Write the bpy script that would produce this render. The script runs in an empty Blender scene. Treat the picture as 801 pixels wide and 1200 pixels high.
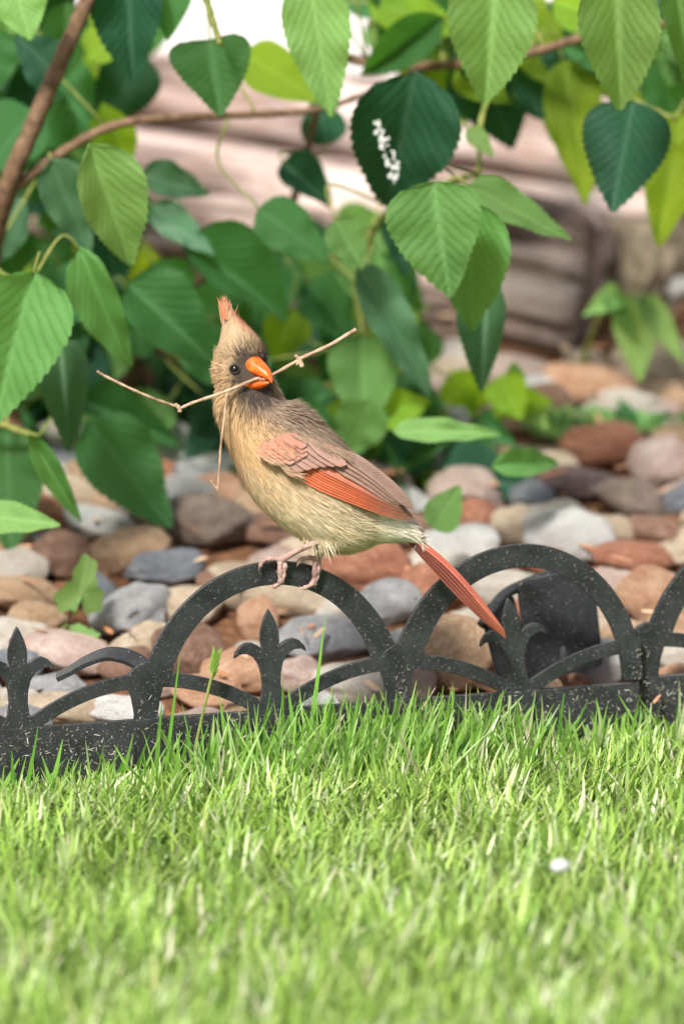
import bpy, bmesh, math, random
import numpy as np
from mathutils import Vector, Matrix, noise
from mathutils.bvhtree import BVHTree

random.seed(7); rng = np.random.default_rng(7)
scene = bpy.context.scene
COL = scene.collection

# ------------------------------------------------------------------ camera
PITCH = math.radians(13.0)
DIST = 4.0
S = 0.00045                       # metres per photo pixel at the bird
ZC = 0.141
FWD = Vector((0, math.cos(PITCH), -math.sin(PITCH)))
UPV = Vector((0, math.sin(PITCH), math.cos(PITCH)))
CAM = Vector((0, 0, ZC)) - FWD * DIST
cd = bpy.data.cameras.new('camera'); cam = bpy.data.objects.new('camera', cd); COL.objects.link(cam)
cam.location = CAM; cam.rotation_euler = (math.pi/2 - PITCH, 0, 0)
cd.sensor_fit = 'VERTICAL'; cd.sensor_height = 36.0; cd.sensor_width = 24.0
cd.lens = 36.0 / (1200 * S / DIST)
cd.clip_start = 0.05; cd.clip_end = 500
cd.dof.use_dof = True; cd.dof.focus_distance = DIST - 0.012
cd.dof.aperture_fstop = (cd.lens / 1000) / 0.052
cd.dof.aperture_blades = 0
scene.camera = cam

# ------------------------------------------------------------------ light
SUN_EL, SUN_AZ = math.radians(46), math.radians(202)      # azimuth clockwise from +Y
w = bpy.data.worlds.new('World'); scene.world = w; w.use_nodes = True
nt = w.node_tree; nt.nodes.clear()
sky = nt.nodes.new('ShaderNodeTexSky'); sky.sky_type = 'NISHITA'; sky.sun_disc = False
sky.sun_elevation = SUN_EL; sky.sun_rotation = SUN_AZ; sky.air_density = 1.0; sky.dust_density = 4.0; sky.ozone_density = 1.0
bg = nt.nodes.new('ShaderNodeBackground'); bg.inputs[1].default_value = 0.095
wo = nt.nodes.new('ShaderNodeOutputWorld')
nt.links.new(sky.outputs[0], bg.inputs[0]); nt.links.new(bg.outputs[0], wo.inputs[0])
sd = bpy.data.lights.new('sun', 'SUN'); sd.energy = 4.7; sd.angle = math.radians(9); sd.color = (1.0, 0.955, 0.89)
sun = bpy.data.objects.new('sun', sd); COL.objects.link(sun)
sdir = Vector((math.sin(SUN_AZ)*math.cos(SUN_EL), math.cos(SUN_AZ)*math.cos(SUN_EL), math.sin(SUN_EL)))
sun.rotation_euler = sdir.to_track_quat('Z', 'Y').to_euler(); sun.location = sdir * 5
vs = scene.view_settings; vs.view_transform = 'Standard'; vs.look = 'None'; vs.gamma = 1; vs.use_curve_mapping = False
vs.exposure = 0.40

# ------------------------------------------------------------------ helpers
def lin(c):
    return tuple(((v/255)/12.92 if v/255 <= .04045 else ((v/255+.055)/1.055)**2.4) for v in c)

def ray(px, py):
    return (FWD + Vector((1, 0, 0))*((px-400.5)*S/DIST) + UPV*((600-py)*S/DIST))

def at(px, py, Y):
    d = ray(px, py); t = (Y - CAM.y) / d.y
    return CAM + d * t

BED_SLOPE = 0.19
def ground_z(y):
    if y < 0.03: return 0.0
    return min((y-0.03), .72) * BED_SLOPE

def ground_at(px, py):
    d = ray(px, py); lo, hi = 1.0, 8.0
    for _ in range(40):
        m = (lo+hi)/2; p = CAM + d*m
        if p.z > ground_z(p.y): lo = m
        else: hi = m
    return CAM + d*lo

def project(p):
    v = Vector(p) - CAM; t = v.dot(FWD)
    return 400.5 + v.x/t*DIST/S, 600 - v.dot(UPV)/t*DIST/S

def link(name, data, parent=None, inv=None):
    o = bpy.data.objects.new(name, data); COL.objects.link(o)
    if parent is not None:
        o.parent = parent
        o.matrix_parent_inverse = inv if inv is not None else parent_inv(parent)
    return o
WM = {}
def parent_inv(p):
    return WM.get(p.name, Matrix.Identity(4)).inverted()

def thing(name, loc, label, cat, group=None):
    o = link(name, None); o.location = loc; o.empty_display_size = .02
    WM[o.name] = Matrix.Translation(loc)
    tag(o, label, cat, group); return o

def tag(o, label=None, cat=None, group=None, kind=None):
    if label: o['label'] = label
    if cat: o['category'] = cat
    if group: o['group'] = group
    if kind: o['kind'] = kind
    return o

def mesh_from(name, verts, faces, smooth=True, cols=None, uvs=None):
    me = bpy.data.meshes.new(name)
    me.from_pydata([tuple(v) for v in verts], [], [tuple(f) for f in faces])
    if smooth: me.polygons.foreach_set('use_smooth', [True]*len(me.polygons))
    if cols is not None:
        ca = me.color_attributes.new('Col', 'FLOAT_COLOR', 'POINT')
        a = np.ones((len(verts), 4), np.float32); a[:, :3] = np.asarray(cols, np.float32)[:, :3]
        ca.data.foreach_set('color', a.ravel())
    if uvs is not None:
        ul = me.uv_layers.new(name='UVMap')
        li = np.zeros(len(me.loops), np.int32); me.loops.foreach_get('vertex_index', li)
        ul.data.foreach_set('uv', np.asarray(uvs, np.float32)[li].ravel())
    me.update(); return me

def obj(name, me, mat, parent=None):
    if mat is not None and not me.materials: me.materials.append(mat)
    return link(name, me, parent)

def tube(pts, radii, seg=8, cap=True):
    pts = [Vector(p) for p in pts]; V = []; F = []
    prev = None
    for i, p in enumerate(pts):
        t = (pts[min(i+1, len(pts)-1)] - pts[max(i-1, 0)]).normalized()
        if prev is None:
            a = t.cross(Vector((0, 0, 1)) if abs(t.z) < .9 else Vector((1, 0, 0))).normalized()
        else:
            a = (prev - t*prev.dot(t)).normalized()
        prev = a; b = t.cross(a)
        for k in range(seg):
            th = 2*math.pi*k/seg
            V.append(p + (a*math.cos(th) + b*math.sin(th))*radii[i])
    for i in range(len(pts)-1):
        for k in range(seg):
            F.append((i*seg+k, i*seg+(k+1) % seg, (i+1)*seg+(k+1) % seg, (i+1)*seg+k))
    if cap:
        F.append(tuple(range(seg-1, -1, -1))); n = (len(pts)-1)*seg; F.append(tuple(range(n, n+seg)))
    return V, F

def smooth_path(pts, n):
    """Catmull-Rom through pts (tuples of any size) -> n per segment"""
    P = [np.array(p, float) for p in pts]; P = [2*P[0]-P[1]] + P + [2*P[-1]-P[-2]]
    out = []
    for i in range(1, len(P)-2):
        for k in range(n):
            t = k/n
            out.append(0.5*((2*P[i]) + (-P[i-1]+P[i+1])*t + (2*P[i-1]-5*P[i]+4*P[i+1]-P[i+2])*t*t + (-P[i-1]+3*P[i]-3*P[i+1]+P[i+2])*t**3))
    out.append(P[-2]); return out

def to_mesh_mod(o):
    dg = bpy.context.evaluated_depsgraph_get()
    me = bpy.data.meshes.new_from_object(o.evaluated_get(dg)); return me

def flat_shape(name, outlines, thick, bevel=0.0003, segs=2):
    """closed 2-D outlines (holes by even-odd) -> solid mesh in local x,y with thickness along z"""
    cu = bpy.data.curves.new(name, 'CURVE'); cu.dimensions = '2D'; cu.fill_mode = 'BOTH'
    cu.extrude = thick/2 - bevel; cu.bevel_depth = bevel; cu.bevel_resolution = segs; cu.offset = -bevel
    for pts in outlines:
        sp = cu.splines.new('POLY'); sp.points.add(len(pts)-1)
        for q, (x, y) in zip(sp.points, pts): q.co = (x, y, 0, 1)
        sp.use_cyclic_u = True
    o = bpy.data.objects.new(name, cu); COL.objects.link(o)
    bpy.context.view_layer.update()
    me = to_mesh_mod(o); me.name = name
    bpy.data.objects.remove(o); bpy.data.curves.remove(cu)
    me.materials.clear(); return me

def strands(roots, dirs, norms, length, width, lift, curl, cols, rows=4, tipw=.15, tipcol=None):
    """flat tapering blades; all inputs numpy arrays"""
    N = len(roots); side = np.cross(dirs, norms); side /= np.linalg.norm(side, axis=1)[:, None]+1e-12
    V = np.zeros((N, rows, 2, 3)); C = np.zeros((N, rows, 2, 3))
    for r in range(rows):
        t = r/(rows-1)
        c = roots + dirs*(length*t)[:, None] + norms*((lift*t + curl*t*t)*length)[:, None]
        wv = (width*(1-(1-tipw)*t**1.6)*(0.55+0.45*min(1, t*3)))[:, None]*.5
        V[:, r, 0] = c - side*wv; V[:, r, 1] = c + side*wv
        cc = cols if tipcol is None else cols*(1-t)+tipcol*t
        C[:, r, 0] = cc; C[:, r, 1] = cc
    V = V.reshape(-1, 3); C = C.reshape(-1, 3)
    base = (np.arange(N)*rows*2)[:, None]
    F = np.concatenate([base + np.array([[2*r, 2*r+1, 2*r+3, 2*r+2]]) for r in range(rows-1)], axis=1).reshape(-1, 4)
    return V, F, C

def big_mesh(name, V, F, C=None):
    me = bpy.data.meshes.new(name)
    me.vertices.add(len(V)); me.vertices.foreach_set('co', np.asarray(V, np.float32).ravel())
    me.loops.add(F.size); me.loops.foreach_set('vertex_index', F.astype(np.int32).ravel())
    me.polygons.add(len(F)); me.polygons.foreach_set('loop_start', (np.arange(len(F))*4).astype(np.int32))
    me.polygons.foreach_set('use_smooth', np.ones(len(F), bool))
    me.update(calc_edges=True)
    if C is not None:
        ca = me.color_attributes.new('Col', 'FLOAT_COLOR', 'POINT')
        a = np.ones((len(V), 4), np.float32); a[:, :3] = C
        ca.data.foreach_set('color', a.ravel())
    return me

# ------------------------------------------------------------------ materials
class NT:
    def __init__(s, name):
        s.m = bpy.data.materials.new(name); s.m.use_nodes = True; s.t = s.m.node_tree; s.t.nodes.clear()
        s.out = s.n('ShaderNodeOutputMaterial')
    def n(s, typ, **kw):
        nd = s.t.nodes.new(typ)
        for k, v in kw.items():
            if k in ('operation', 'blend_type', 'data_type', 'attribute_name', 'noise_dimensions', 'feature', 'wave_type', 'interpolation_type', 'noise_type', 'invert', 'bands_direction', 'wave_profile'): setattr(nd, k, v)
            else: nd.inputs[k].default_value = v
        return nd
    def l(s, a, b): s.t.links.new(a, b)
    def ramp(s, fac, stops):
        r = s.n('ShaderNodeValToRGB'); e = r.color_ramp.elements
        while len(e) < len(stops): e.new(.5)
        for q, (p, c) in zip(e, stops):
            q.position = p; q.color = (*c, 1) if len(c) == 3 else c
        s.l(fac, r.inputs[0]); return r.outputs[0]
    def mix(s, fac, a, b, mode='MIX'):
        m = s.n('ShaderNodeMix', data_type='RGBA', blend_type=mode)
        for sock, v in ((m.inputs[0], fac), (m.inputs[6], a), (m.inputs[7], b)):
            if hasattr(v, 'links'): s.l(v, sock)
            elif isinstance(v, (int, float)): sock.default_value = v
            else: sock.default_value = (*v, 1)
        return m.outputs[2]
    def math(s, op, a, b=None, c=None):
        m = s.n('ShaderNodeMath', operation=op)
        for i, v in enumerate((a, b, c)):
            if v is None: continue
            if hasattr(v, 'links'): s.l(v, m.inputs[i])
            else: m.inputs[i].default_value = v
        return m.outputs[0]
    def noise(s, vec, scale, detail=4, rough=.55, dist=0):
        nd = s.n('ShaderNodeTexNoise', Scale=scale, Detail=detail, Roughness=rough, Distortion=dist)
        if vec is not None: s.l(vec, nd.inputs['Vector'])
        return nd.outputs['Fac']
    def bump(s, h, strength, dist):
        b = s.n('ShaderNodeBump', Strength=strength, Distance=dist); s.l(h, b.inputs['Height']); return b.outputs[0]
    def principled(s, col, rough=.6, normal=None, spec=.5, **kw):
        p = s.n('ShaderNodeBsdfPrincipled')
        if hasattr(col, 'links'): s.l(col, p.inputs['Base Color'])
        else: p.inputs['Base Color'].default_value = (*col, 1)
        if hasattr(rough, 'links'): s.l(rough, p.inputs['Roughness'])
        else: p.inputs['Roughness'].default_value = rough
        p.inputs['Specular IOR Level'].default_value = spec
        for k, v in kw.items(): p.inputs[k].default_value = v
        if normal is not None: s.l(normal, p.inputs['Normal'])
        return p.outputs[0]
    def done(s, shader): s.l(shader, s.out.inputs[0]); return s.m

def leaf_mat(name, col, tcol, trans=.42, rough=.5, spec=.4, pleat=1.0):
    m = NT(name); uv = m.n('ShaderNodeUVMap'); sep = m.n('ShaderNodeSeparateXYZ'); m.l(uv.outputs[0], sep.inputs[0])
    u = m.math('ABSOLUTE', m.math('SUBTRACT', sep.outputs[0], .5)); v = sep.outputs[1]
    info = m.n('ShaderNodeObjectInfo'); rnd = info.outputs['Random']
    tc = m.n('ShaderNodeTexCoord')
    nz = m.noise(tc.outputs['Object'], 9, 3); fine = m.noise(tc.outputs['Object'], 46, 4, .7)
    ph = m.math('ADD', m.math('SUBTRACT', m.math('MULTIPLY', v, 58.0), m.math('MULTIPLY', m.math('POWER', u, .85), 46.0)), m.math('MULTIPLY', nz, 6.0))
    wv = m.math('SINE', ph)                                    # pleats between the side veins
    vein = m.math('SMOOTH_MIN', m.math('MULTIPLY', m.math('ADD', wv, 1.0), .9), 1.0, .2)
    mid = m.ramp(u, [(0.0, (1, 1, 1)), (.022, (.5, .5, .5)), (.04, (0, 0, 0))])
    h = m.math('ADD', m.math('MULTIPLY', vein, pleat*.75), m.math('MULTIPLY', fine, 2.6))
    nrm = m.bump(h, .36, .026)
    val = m.math('ADD', m.math('MULTIPLY', rnd, .5), .75)
    c1 = m.mix(m.math('MULTIPLY', nz, .5), col, tuple(x*1.25+.01 for x in col))
    c1 = m.mix(m.math('SUBTRACT', 1.0, vein), c1, tuple(x*.84 for x in col))
    c1 = m.mix(m.math('MULTIPLY', mid, .55), c1, tuple(min(1, x*1.5+.05) for x in col))
    hs = m.n('ShaderNodeHueSaturation'); m.l(c1, hs.inputs['Color']); m.l(val, hs.inputs['Value'])
    m.l(m.math('ADD', m.math('MULTIPLY', rnd, .03), .487), hs.inputs['Hue'])
    p = m.principled(hs.outputs[0], rough, nrm, spec)
    t = m.n('ShaderNodeBsdfTranslucent'); t.inputs[0].default_value = (*tcol, 1)
    ms = m.n('ShaderNodeMixShader', Fac=trans); m.l(p, ms.inputs[1]); m.l(t.outputs[0], ms.inputs[2])
    return m.done(ms.outputs[0])

LM = {
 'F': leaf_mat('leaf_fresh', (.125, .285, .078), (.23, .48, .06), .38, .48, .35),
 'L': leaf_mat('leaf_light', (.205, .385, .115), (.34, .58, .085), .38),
 'D': leaf_mat('leaf_shaded', (.018, .075, .036), (.03, .15, .012), .25, .45, .25),  # dark blue-green: shade put into the leaf colour
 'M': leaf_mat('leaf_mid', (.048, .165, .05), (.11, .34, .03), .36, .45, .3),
 'Y': leaf_mat('leaf_yellow_backlit', (.22, .38, .03), (.46, .68, .02), .58, .55),  # yellow-green: backlit look put into the colour, besides the translucency
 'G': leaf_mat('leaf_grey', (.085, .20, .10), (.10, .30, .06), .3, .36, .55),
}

def bark_mat(name, a, b):
    m = NT(name); tc = m.n('ShaderNodeTexCoord'); n1 = m.noise(tc.outputs['Object'], 160, 5); n2 = m.noise(tc.outputs['Object'], 900, 3)
    c = m.ramp(n1, [(.3, a), (.7, b)])
    return m.done(m.principled(c, .8, m.bump(n2, .4, .0006), .25))
M_STEM = bark_mat('brown_stem', lin((82, 62, 48)), lin((140, 112, 88)))
M_GSTEM = bark_mat('green_stem', lin((96, 120, 52)), lin((150, 150, 84)))
M_TWIG = bark_mat('dry_twig', lin((128, 98, 78)), lin((202, 176, 150)))
M_SOILSTEM = bark_mat('bark_chip', lin((120, 78, 50)), lin((190, 130, 92)))

def stone_mat(name, a, b, c, speck=.25, scale=60):
    def gr(q):
        l_ = sum(q)/3; return tuple(x*.76+l_*.24 for x in q)
    a, b, c = gr(a), gr(b), gr(c)
    m = NT(name); tc = m.n('ShaderNodeTexCoord'); info = m.n('ShaderNodeObjectInfo')
    off = m.n('ShaderNodeVectorMath', operation='ADD'); m.l(tc.outputs['Object'], off.inputs[0])
    cx = m.n('ShaderNodeCombineXYZ'); m.l(m.math('MULTIPLY', info.outputs['Random'], 37.0), cx.inputs[0]); m.l(m.math('MULTIPLY', info.outputs['Random'], 11.0), cx.inputs[2])
    m.l(cx.outputs[0], off.inputs[1]); v = off.outputs[0]
    n1 = m.noise(v, 1.6, 5, .6, .6); n2 = m.noise(v, 14, 6, .7); n3 = m.noise(v, scale, 3, .7)
    col = m.ramp(n1, [(.32, a), (.52, b), (.7, c)])
    col = m.mix(m.ramp(n2, [(.46, (0, 0, 0)), (.66, (.5,)*3)]), col, tuple(x*.6 for x in a))
    col = m.mix(m.ramp(m.noise(v, 5, 5, .7, 1.2), [(.52, (0, 0, 0)), (.64, (.5,)*3)]), col, tuple(min(.8, x*1.25+.06) for x in c))
    sp = m.ramp(n3, [(.52, (0, 0, 0)), (.66, (speck,)*3)])
    col = m.mix(sp, col, tuple(min(.8, x*1.5+.1) for x in c))
    hs = m.n('ShaderNodeHueSaturation'); m.l(col, hs.inputs['Color'])
    m.l(m.math('ADD', m.math('MULTIPLY', info.outputs['Random'], .4), 1.12), hs.inputs['Value'])
    hh = m.math('ADD', n2, m.math('MULTIPLY', n3, .4))
    return m.done(m.principled(hs.outputs[0], .72, m.bump(hh, .7, .08), .3))
SM = {
 'taupe': stone_mat('stone_taupe', lin((112, 94, 82)), lin((134, 114, 100)), lin((150, 130, 112))),
 'tan': stone_mat('stone_tan', lin((170, 128, 88)), lin((190, 150, 108)), lin((206, 172, 132))),
 'buff': stone_mat('stone_buff', lin((190, 160, 124)), lin((206, 180, 146)), lin((220, 200, 170))),
 'cream': stone_mat('stone_cream', lin((194, 182, 164)), lin((216, 204, 184)), lin((228, 220, 204)), .15),
 'white': stone_mat('stone_white', lin((186, 186, 182)), lin((206, 206, 202)), lin((224, 224, 220)), .4, 30),
 'grey': stone_mat('stone_grey', lin((136, 138, 142)), lin((160, 162, 164)), lin((182, 184, 184)), .35),
 'slate': stone_mat('stone_slate', lin((96, 104, 116)), lin((120, 128, 138)), lin((150, 156, 162)), .4),
 'rust': stone_mat('stone_rust', lin((150, 84, 52)), lin((178, 106, 68)), lin((196, 134, 96))),
 'orange': stone_mat('stone_orange', lin((186, 122, 78)), lin((204, 148, 104)), lin((216, 172, 134))),
 'pink': stone_mat('stone_pink', lin((186, 150, 134)), lin((204, 172, 156)), lin((218, 194, 180))),
 'brown': stone_mat('stone_brown', lin((118, 82, 62)), lin((144, 104, 80)), lin((164, 126, 100))),
 'plum': stone_mat('stone_plum', lin((90, 70, 70)), lin((112, 88, 86)), lin((130, 106, 100))),
}
SNAME = {'taupe': 'dark taupe', 'tan': 'tan', 'buff': 'buff', 'cream': 'cream', 'white': 'white speckled', 'grey': 'pale grey', 'slate': 'blue grey',
         'rust': 'rust red', 'orange': 'orange tan', 'pink': 'pinkish', 'brown': 'brown', 'plum': 'dark plum'}

def soil_mat():
    m = NT('garden_soil'); tc = m.n('ShaderNodeTexCoord'); v = tc.outputs['Object']
    n1 = m.noise(v, 9, 6, .7); n2 = m.noise(v, 120, 4, .7)
    c = m.ramp(n1, [(.3, lin((74, 54, 42))), (.55, lin((118, 84, 62))), (.75, lin((150, 112, 84)))])
    c = m.mix(m.ramp(n2, [(.5, (0, 0, 0)), (.7, (.6,)*3)]), c, lin((170, 124, 88)))
    sep = m.n('ShaderNodeSeparateXYZ'); m.l(v, sep.inputs[0])
    lawn = m.ramp(m.math('ADD', sep.outputs[1], .5), [(.485, (1, 1, 1)), (.5, (0, 0, 0))])     # turf thatch on the lawn side of the edging
    g = m.ramp(n2, [(.3, lin((70, 84, 40))), (.6, lin((120, 140, 66))), (.8, lin((176, 168, 110)))])
    return m.done(m.principled(m.mix(lawn, c, g), .95, m.bump(n2, .8, .01), .1))
M_SOIL = soil_mat()

def plastic_mat():
    m = NT('black_plastic'); tc = m.n('ShaderNodeTexCoord'); v = tc.outputs['Object']
    n1 = m.noise(v, 55, 5, .65); n2 = m.noise(v, 850, 2, .5); n3 = m.noise(v, 1500, 2, .5)
    c = m.ramp(n1, [(.3, (.010, .011, .013)), (.7, (.036, .039, .044))])
    dust = m.ramp(n2, [(.64, (0, 0, 0)), (.70, (.55,)*3)])
    c = m.mix(dust, c, lin((150, 148, 140)))
    c = m.mix(m.ramp(n3, [(.62, (0, 0, 0)), (.75, (.25,)*3)]), c, lin((130, 130, 128)))
    r = m.math('ADD', m.math('MULTIPLY', n1, .3), .3)
    return m.done(m.principled(c, r, m.bump(m.math('ADD', n2, n3), .15, .0004), .5))
M_PLASTIC = plastic_mat()

def attr_mat(name, rough, spec, trans=0.0, sheen=0.0, tscale=1.0):
    m = NT(name); a = m.n('ShaderNodeAttribute'); a.attribute_name = 'Col'
    p = m.principled(a.outputs[0], rough, None, spec)
    if sheen: p.node.inputs['Sheen Weight'].default_value = sheen
    if trans:
        t = m.n('ShaderNodeBsdfTranslucent')
        m.l(m.mix(1.0, a.outputs[0], (tscale,)*3, 'MULTIPLY') if tscale != 1 else a.outputs[0], t.inputs[0])
        ms = m.n('ShaderNodeMixShader', Fac=trans); m.l(p, ms.inputs[1]); m.l(t.outputs[0], ms.inputs[2]); p = ms.outputs[0]
    return m.done(p)
M_GRASS = attr_mat('grass_blades', .34, .5, .36)
M_PLUME = attr_mat('plumage', .75, .2, .15)
M_FEATHER = attr_mat('flight_feather', .5, .35, .1)
def feather_mat():
    m = NT('vane'); a = m.n('ShaderNodeAttribute'); a.attribute_name = 'Col'
    uv = m.n('ShaderNodeUVMap'); sep = m.n('ShaderNodeSeparateXYZ'); m.l(uv.outputs[0], sep.inputs[0])
    ph = m.math('ADD', m.math('MULTIPLY', sep.outputs[1], 170.0), m.math('MULTIPLY', m.math('ABSOLUTE', sep.outputs[0]), -14.0))
    tc = m.n('ShaderNodeTexCoord'); nz = m.noise(tc.outputs['Object'], 420, 4, .7); nb = m.noise(tc.outputs['Object'], 90, 3)
    wv = m.math('SINE', m.math('ADD', ph, m.math('MULTIPLY', nz, 5.0)))
    f = m.math('ADD', m.math('MULTIPLY', wv, .045), m.math('ADD', m.math('MULTIPLY', nz, .5), m.math('ADD', m.math('MULTIPLY', nb, .5), .46)))
    hs = m.n('ShaderNodeHueSaturation'); m.l(a.outputs[0], hs.inputs['Color']); m.l(f, hs.inputs['Value'])
    p = m.principled(hs.outputs[0], .62, m.bump(m.math('ADD', m.math('MULTIPLY', wv, .4), nz), .35, .0004), .25)
    return m.done(p)
M_FEATHER = feather_mat()
M_SKINB = attr_mat('bird_body', .85, .1)
M_DEBRIS = attr_mat('dry_debris', .8, .2)

def beak_mat():
    m = NT('orange_bill'); tc = m.n('ShaderNodeTexCoord'); n = m.noise(tc.outputs['Object'], 260, 4)
    c = m.ramp(n, [(.36, lin((206, 78, 20))), (.6, lin((240, 112, 34))), (.8, lin((246, 140, 66)))])
    return m.done(m.principled(c, .38, m.bump(n, .3, .0008), .5, **{'Subsurface Weight': .15, 'Subsurface Radius': (.003, .001, .0005)}))
M_BEAK = beak_mat()
def simple(name, col, rough, spec=.5):
    m = NT(name); return m.done(m.principled(col, rough, None, spec))
M_EYE = simple('dark_eye', (.008, .006, .005), .12, .5)
M_LID = simple('eye_skin', lin((60, 53, 52)), .8, .15)
def leg_mat():
    m = NT('scaly_leg'); tc = m.n('ShaderNodeTexCoord'); n = m.noise(tc.outputs['Object'], 700, 3); n2 = m.noise(tc.outputs['Object'], 150, 3)
    c = m.ramp(n2, [(.35, lin((150, 116, 110))), (.65, lin((196, 166, 158)))])
    return m.done(m.principled(c, .55, m.bump(n, .8, .0012), .4))
M_LEG = leg_mat()
M_CLAW = simple('claw', lin((110, 84, 78)), .4)

def wood_mat():
    m = NT('weathered_wood'); uv = m.n('ShaderNodeUVMap'); mp = m.n('ShaderNodeMapping'); m.l(uv.outputs[0], mp.inputs[0])
    mp.inputs['Scale'].default_value = (6, .55, 1)
    n1 = m.noise(mp.outputs[0], 1.0, 5, .65, .4); n2 = m.noise(mp.outputs[0], 5.0, 5, .7)
    tc = m.n('ShaderNodeTexCoord'); n3 = m.noise(tc.outputs['Object'], 14, 4)
    c = m.ramp(n1, [(.39, lin((66, 54, 49))), (.45, lin((132, 114, 107))), (.53, lin((186, 168, 161))), (.64, lin((218, 204, 198)))])
    c = m.mix(m.ramp(n3, [(.5, (0, 0, 0)), (.72, (.6,)*3)]), c, lin((140, 108, 94)))
    c = m.mix(m.ramp(n2, [(.25, (.8,)*3), (.42, (0, 0, 0))]), c, lin((70, 56, 50)))
    return m.done(m.principled(c, .85, m.bump(m.math('ADD', n1, n2), .6, .004), .2))
M_WOOD = wood_mat()
M_STUMP = bark_mat('mossy_bark', lin((84, 76, 58)), lin((158, 144, 124)))
def wall_mat():
    m = NT('white_render'); tc = m.n('ShaderNodeTexCoord'); n = m.noise(tc.outputs['Object'], 6, 5)
    return m.done(m.principled(m.ramp(n, [(.3, (.76, .76, .77)), (.7, (.82, .82, .82))]), .7, m.bump(m.noise(tc.outputs['Object'], 120, 4), .3, .003), .2))
M_WALL = wall_mat()
M_PETAL = simple('white_petal', (.55, .56, .54), .7)
M_YPETAL = simple('yellow_petal', (.75, .5, .03), .6)

# ------------------------------------------------------------------ setting
def build_ground():
    ys = [-60, -8, -2, -.7, -.3, 0.03] + [0.03+.05*i for i in range(1, 26)] + [1.6, 3, 12, 150]
    xs = [-80, -10, -2, -1] + [-.8+.1*i for i in range(17)] + [1, 2, 10, 80]
    V = []; F = []
    for y in ys:
        for x in xs:
            z = ground_z(y)
            if .05 < y < 1.3 and abs(x) < 1: z += .012*noise.noise((x*7, y*7, 0))
            V.append((x, y, z-.004 if y > .03 else z))
    n = len(xs)
    for j in range(len(ys)-1):
        for i in range(n-1):
            F.append((j*n+i, j*n+i+1, (j+1)*n+i+1, (j+1)*n+i))
    tag(obj('ground', mesh_from('ground', V, F), M_SOIL), 'brown soil and thatch under the lawn and stone bed', None, None, 'structure')
build_ground()

def rounded_box_mesh(name, x0, x1, y0, y1, z0, z1, bev=.004):
    bm = bmesh.new(); bmesh.ops.create_cube(bm, size=1)
    for v in bm.verts:
        v.co = Vector(((x0+x1)/2 + v.co.x*(x1-x0), (y0+y1)/2 + v.co.y*(y1-y0), (z0+z1)/2 + v.co.z*(z1-z0)))
    bmesh.ops.bevel(bm, geom=list(bm.edges), offset=bev, segments=2, affect='EDGES')
    me = bpy.data.meshes.new(name); bm.to_mesh(me); bm.free(); return me
wl = obj('garden_wall', rounded_box_mesh('garden_wall', -3.5, 3.5, 1.12, 1.3, 0.0, 1.6, .01), M_WALL)
tag(wl, 'bright white wall behind the weathered logs', 'wall')

# ------------------------------------------------------------------ weathered logs
def build_log(name, p0, p1, r0, r1, seed, label, mat=M_WOOD, nl=70, ns=72, group=None, grooves=()):
    p0, p1 = Vector(p0), Vector(p1); ax = (p1-p0); L = ax.length; t = ax.normalized()
    a = t.cross(Vector((0, 0, 1))).normalized(); b = a.cross(t)
    V = []; F = []; UV = []
    for i in range(nl+1):
        f = i/nl
        r = r0+(r1-r0)*f
        bend = Vector((0, 0, 1))*.012*noise.noise((f*3, seed, 0)) + a*.012*noise.noise((f*3, seed, 5))
        for k in range(ns):
            th = 2*math.pi*k/ns
            c, s_ = math.cos(th), math.sin(th)
            q = Vector((c*1.8, s_*1.8, f*L*2.2+seed))
            d = 1 + .12*noise.noise(q) + .05*noise.noise((c*6, s_*6, f*L*5+seed))
            crack = noise.noise((c*5+seed, s_*5, f*L*1.6)); d -= .26*max(0, 1-abs(crack)*7)
            for (g0, gw, gd) in grooves:
                da = (th - g0 - .22*noise.noise((f*2.2, g0*9, seed)) + math.pi) % (2*math.pi) - math.pi
                d -= gd*math.exp(-(da/gw)**2)*max(0, min(1, .55+1.6*noise.noise((f*2.6, seed, g0*4))))
            if i in (0, nl): d *= .86
            V.append(p0 + ax*f + bend + (a*c + b*s_)*r*d); UV.append((k/ns if k <= ns/2 else 1-k/ns, f*L*6))
    for i in range(nl):
        for k in range(ns):
            F.append((i*ns+k, i*ns+(k+1) % ns, (i+1)*ns+(k+1) % ns, (i+1)*ns+k))
    for i in (0, nl):
        V.append(sum((V[i*ns+k] for k in range(ns)), Vector())/ns); UV.append((.5, i/nl)); c = len(V)-1
        for k in range(ns):
            F.append((i*ns+k, i*ns+(k+1) % ns, c) if i else (i*ns+(k+1) % ns, i*ns+k, c))
    base = (p0+p1)/2; base.z -= max(r0, r1)
    V = [v-base for v in V]
    o = obj(name, mesh_from(name, V, F, True, None, UV), mat); o.location = base
    tag(o, label, 'log', group); return o
build_log('weathered_log', at(20, 128, .86), at(800, 218, .74), .043, .056, 3.1, 'upper pale pinkish grey weathered log with a long split along it', grooves=((.15, .10, .4), (.75, .07, .3), (-.5, .08, .35)))
build_log('weathered_log', at(20, 226, .74), at(696, 350, .625), .056, .050, 8.7, 'lower grey brown log ending in a dark cut face beside the stump', grooves=((.9, .10, .42), (.3, .07, .35), (-.25, .09, .4)))
build_log('tree_stump', at(745, 430, .68), at(752, 262, .69), .036, .03, 5.2, 'small mossy grey stump standing past the end of the lower log', M_STUMP, 24, 40)
bpy.data.objects['tree_stump']['category'] = 'stump'

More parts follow.
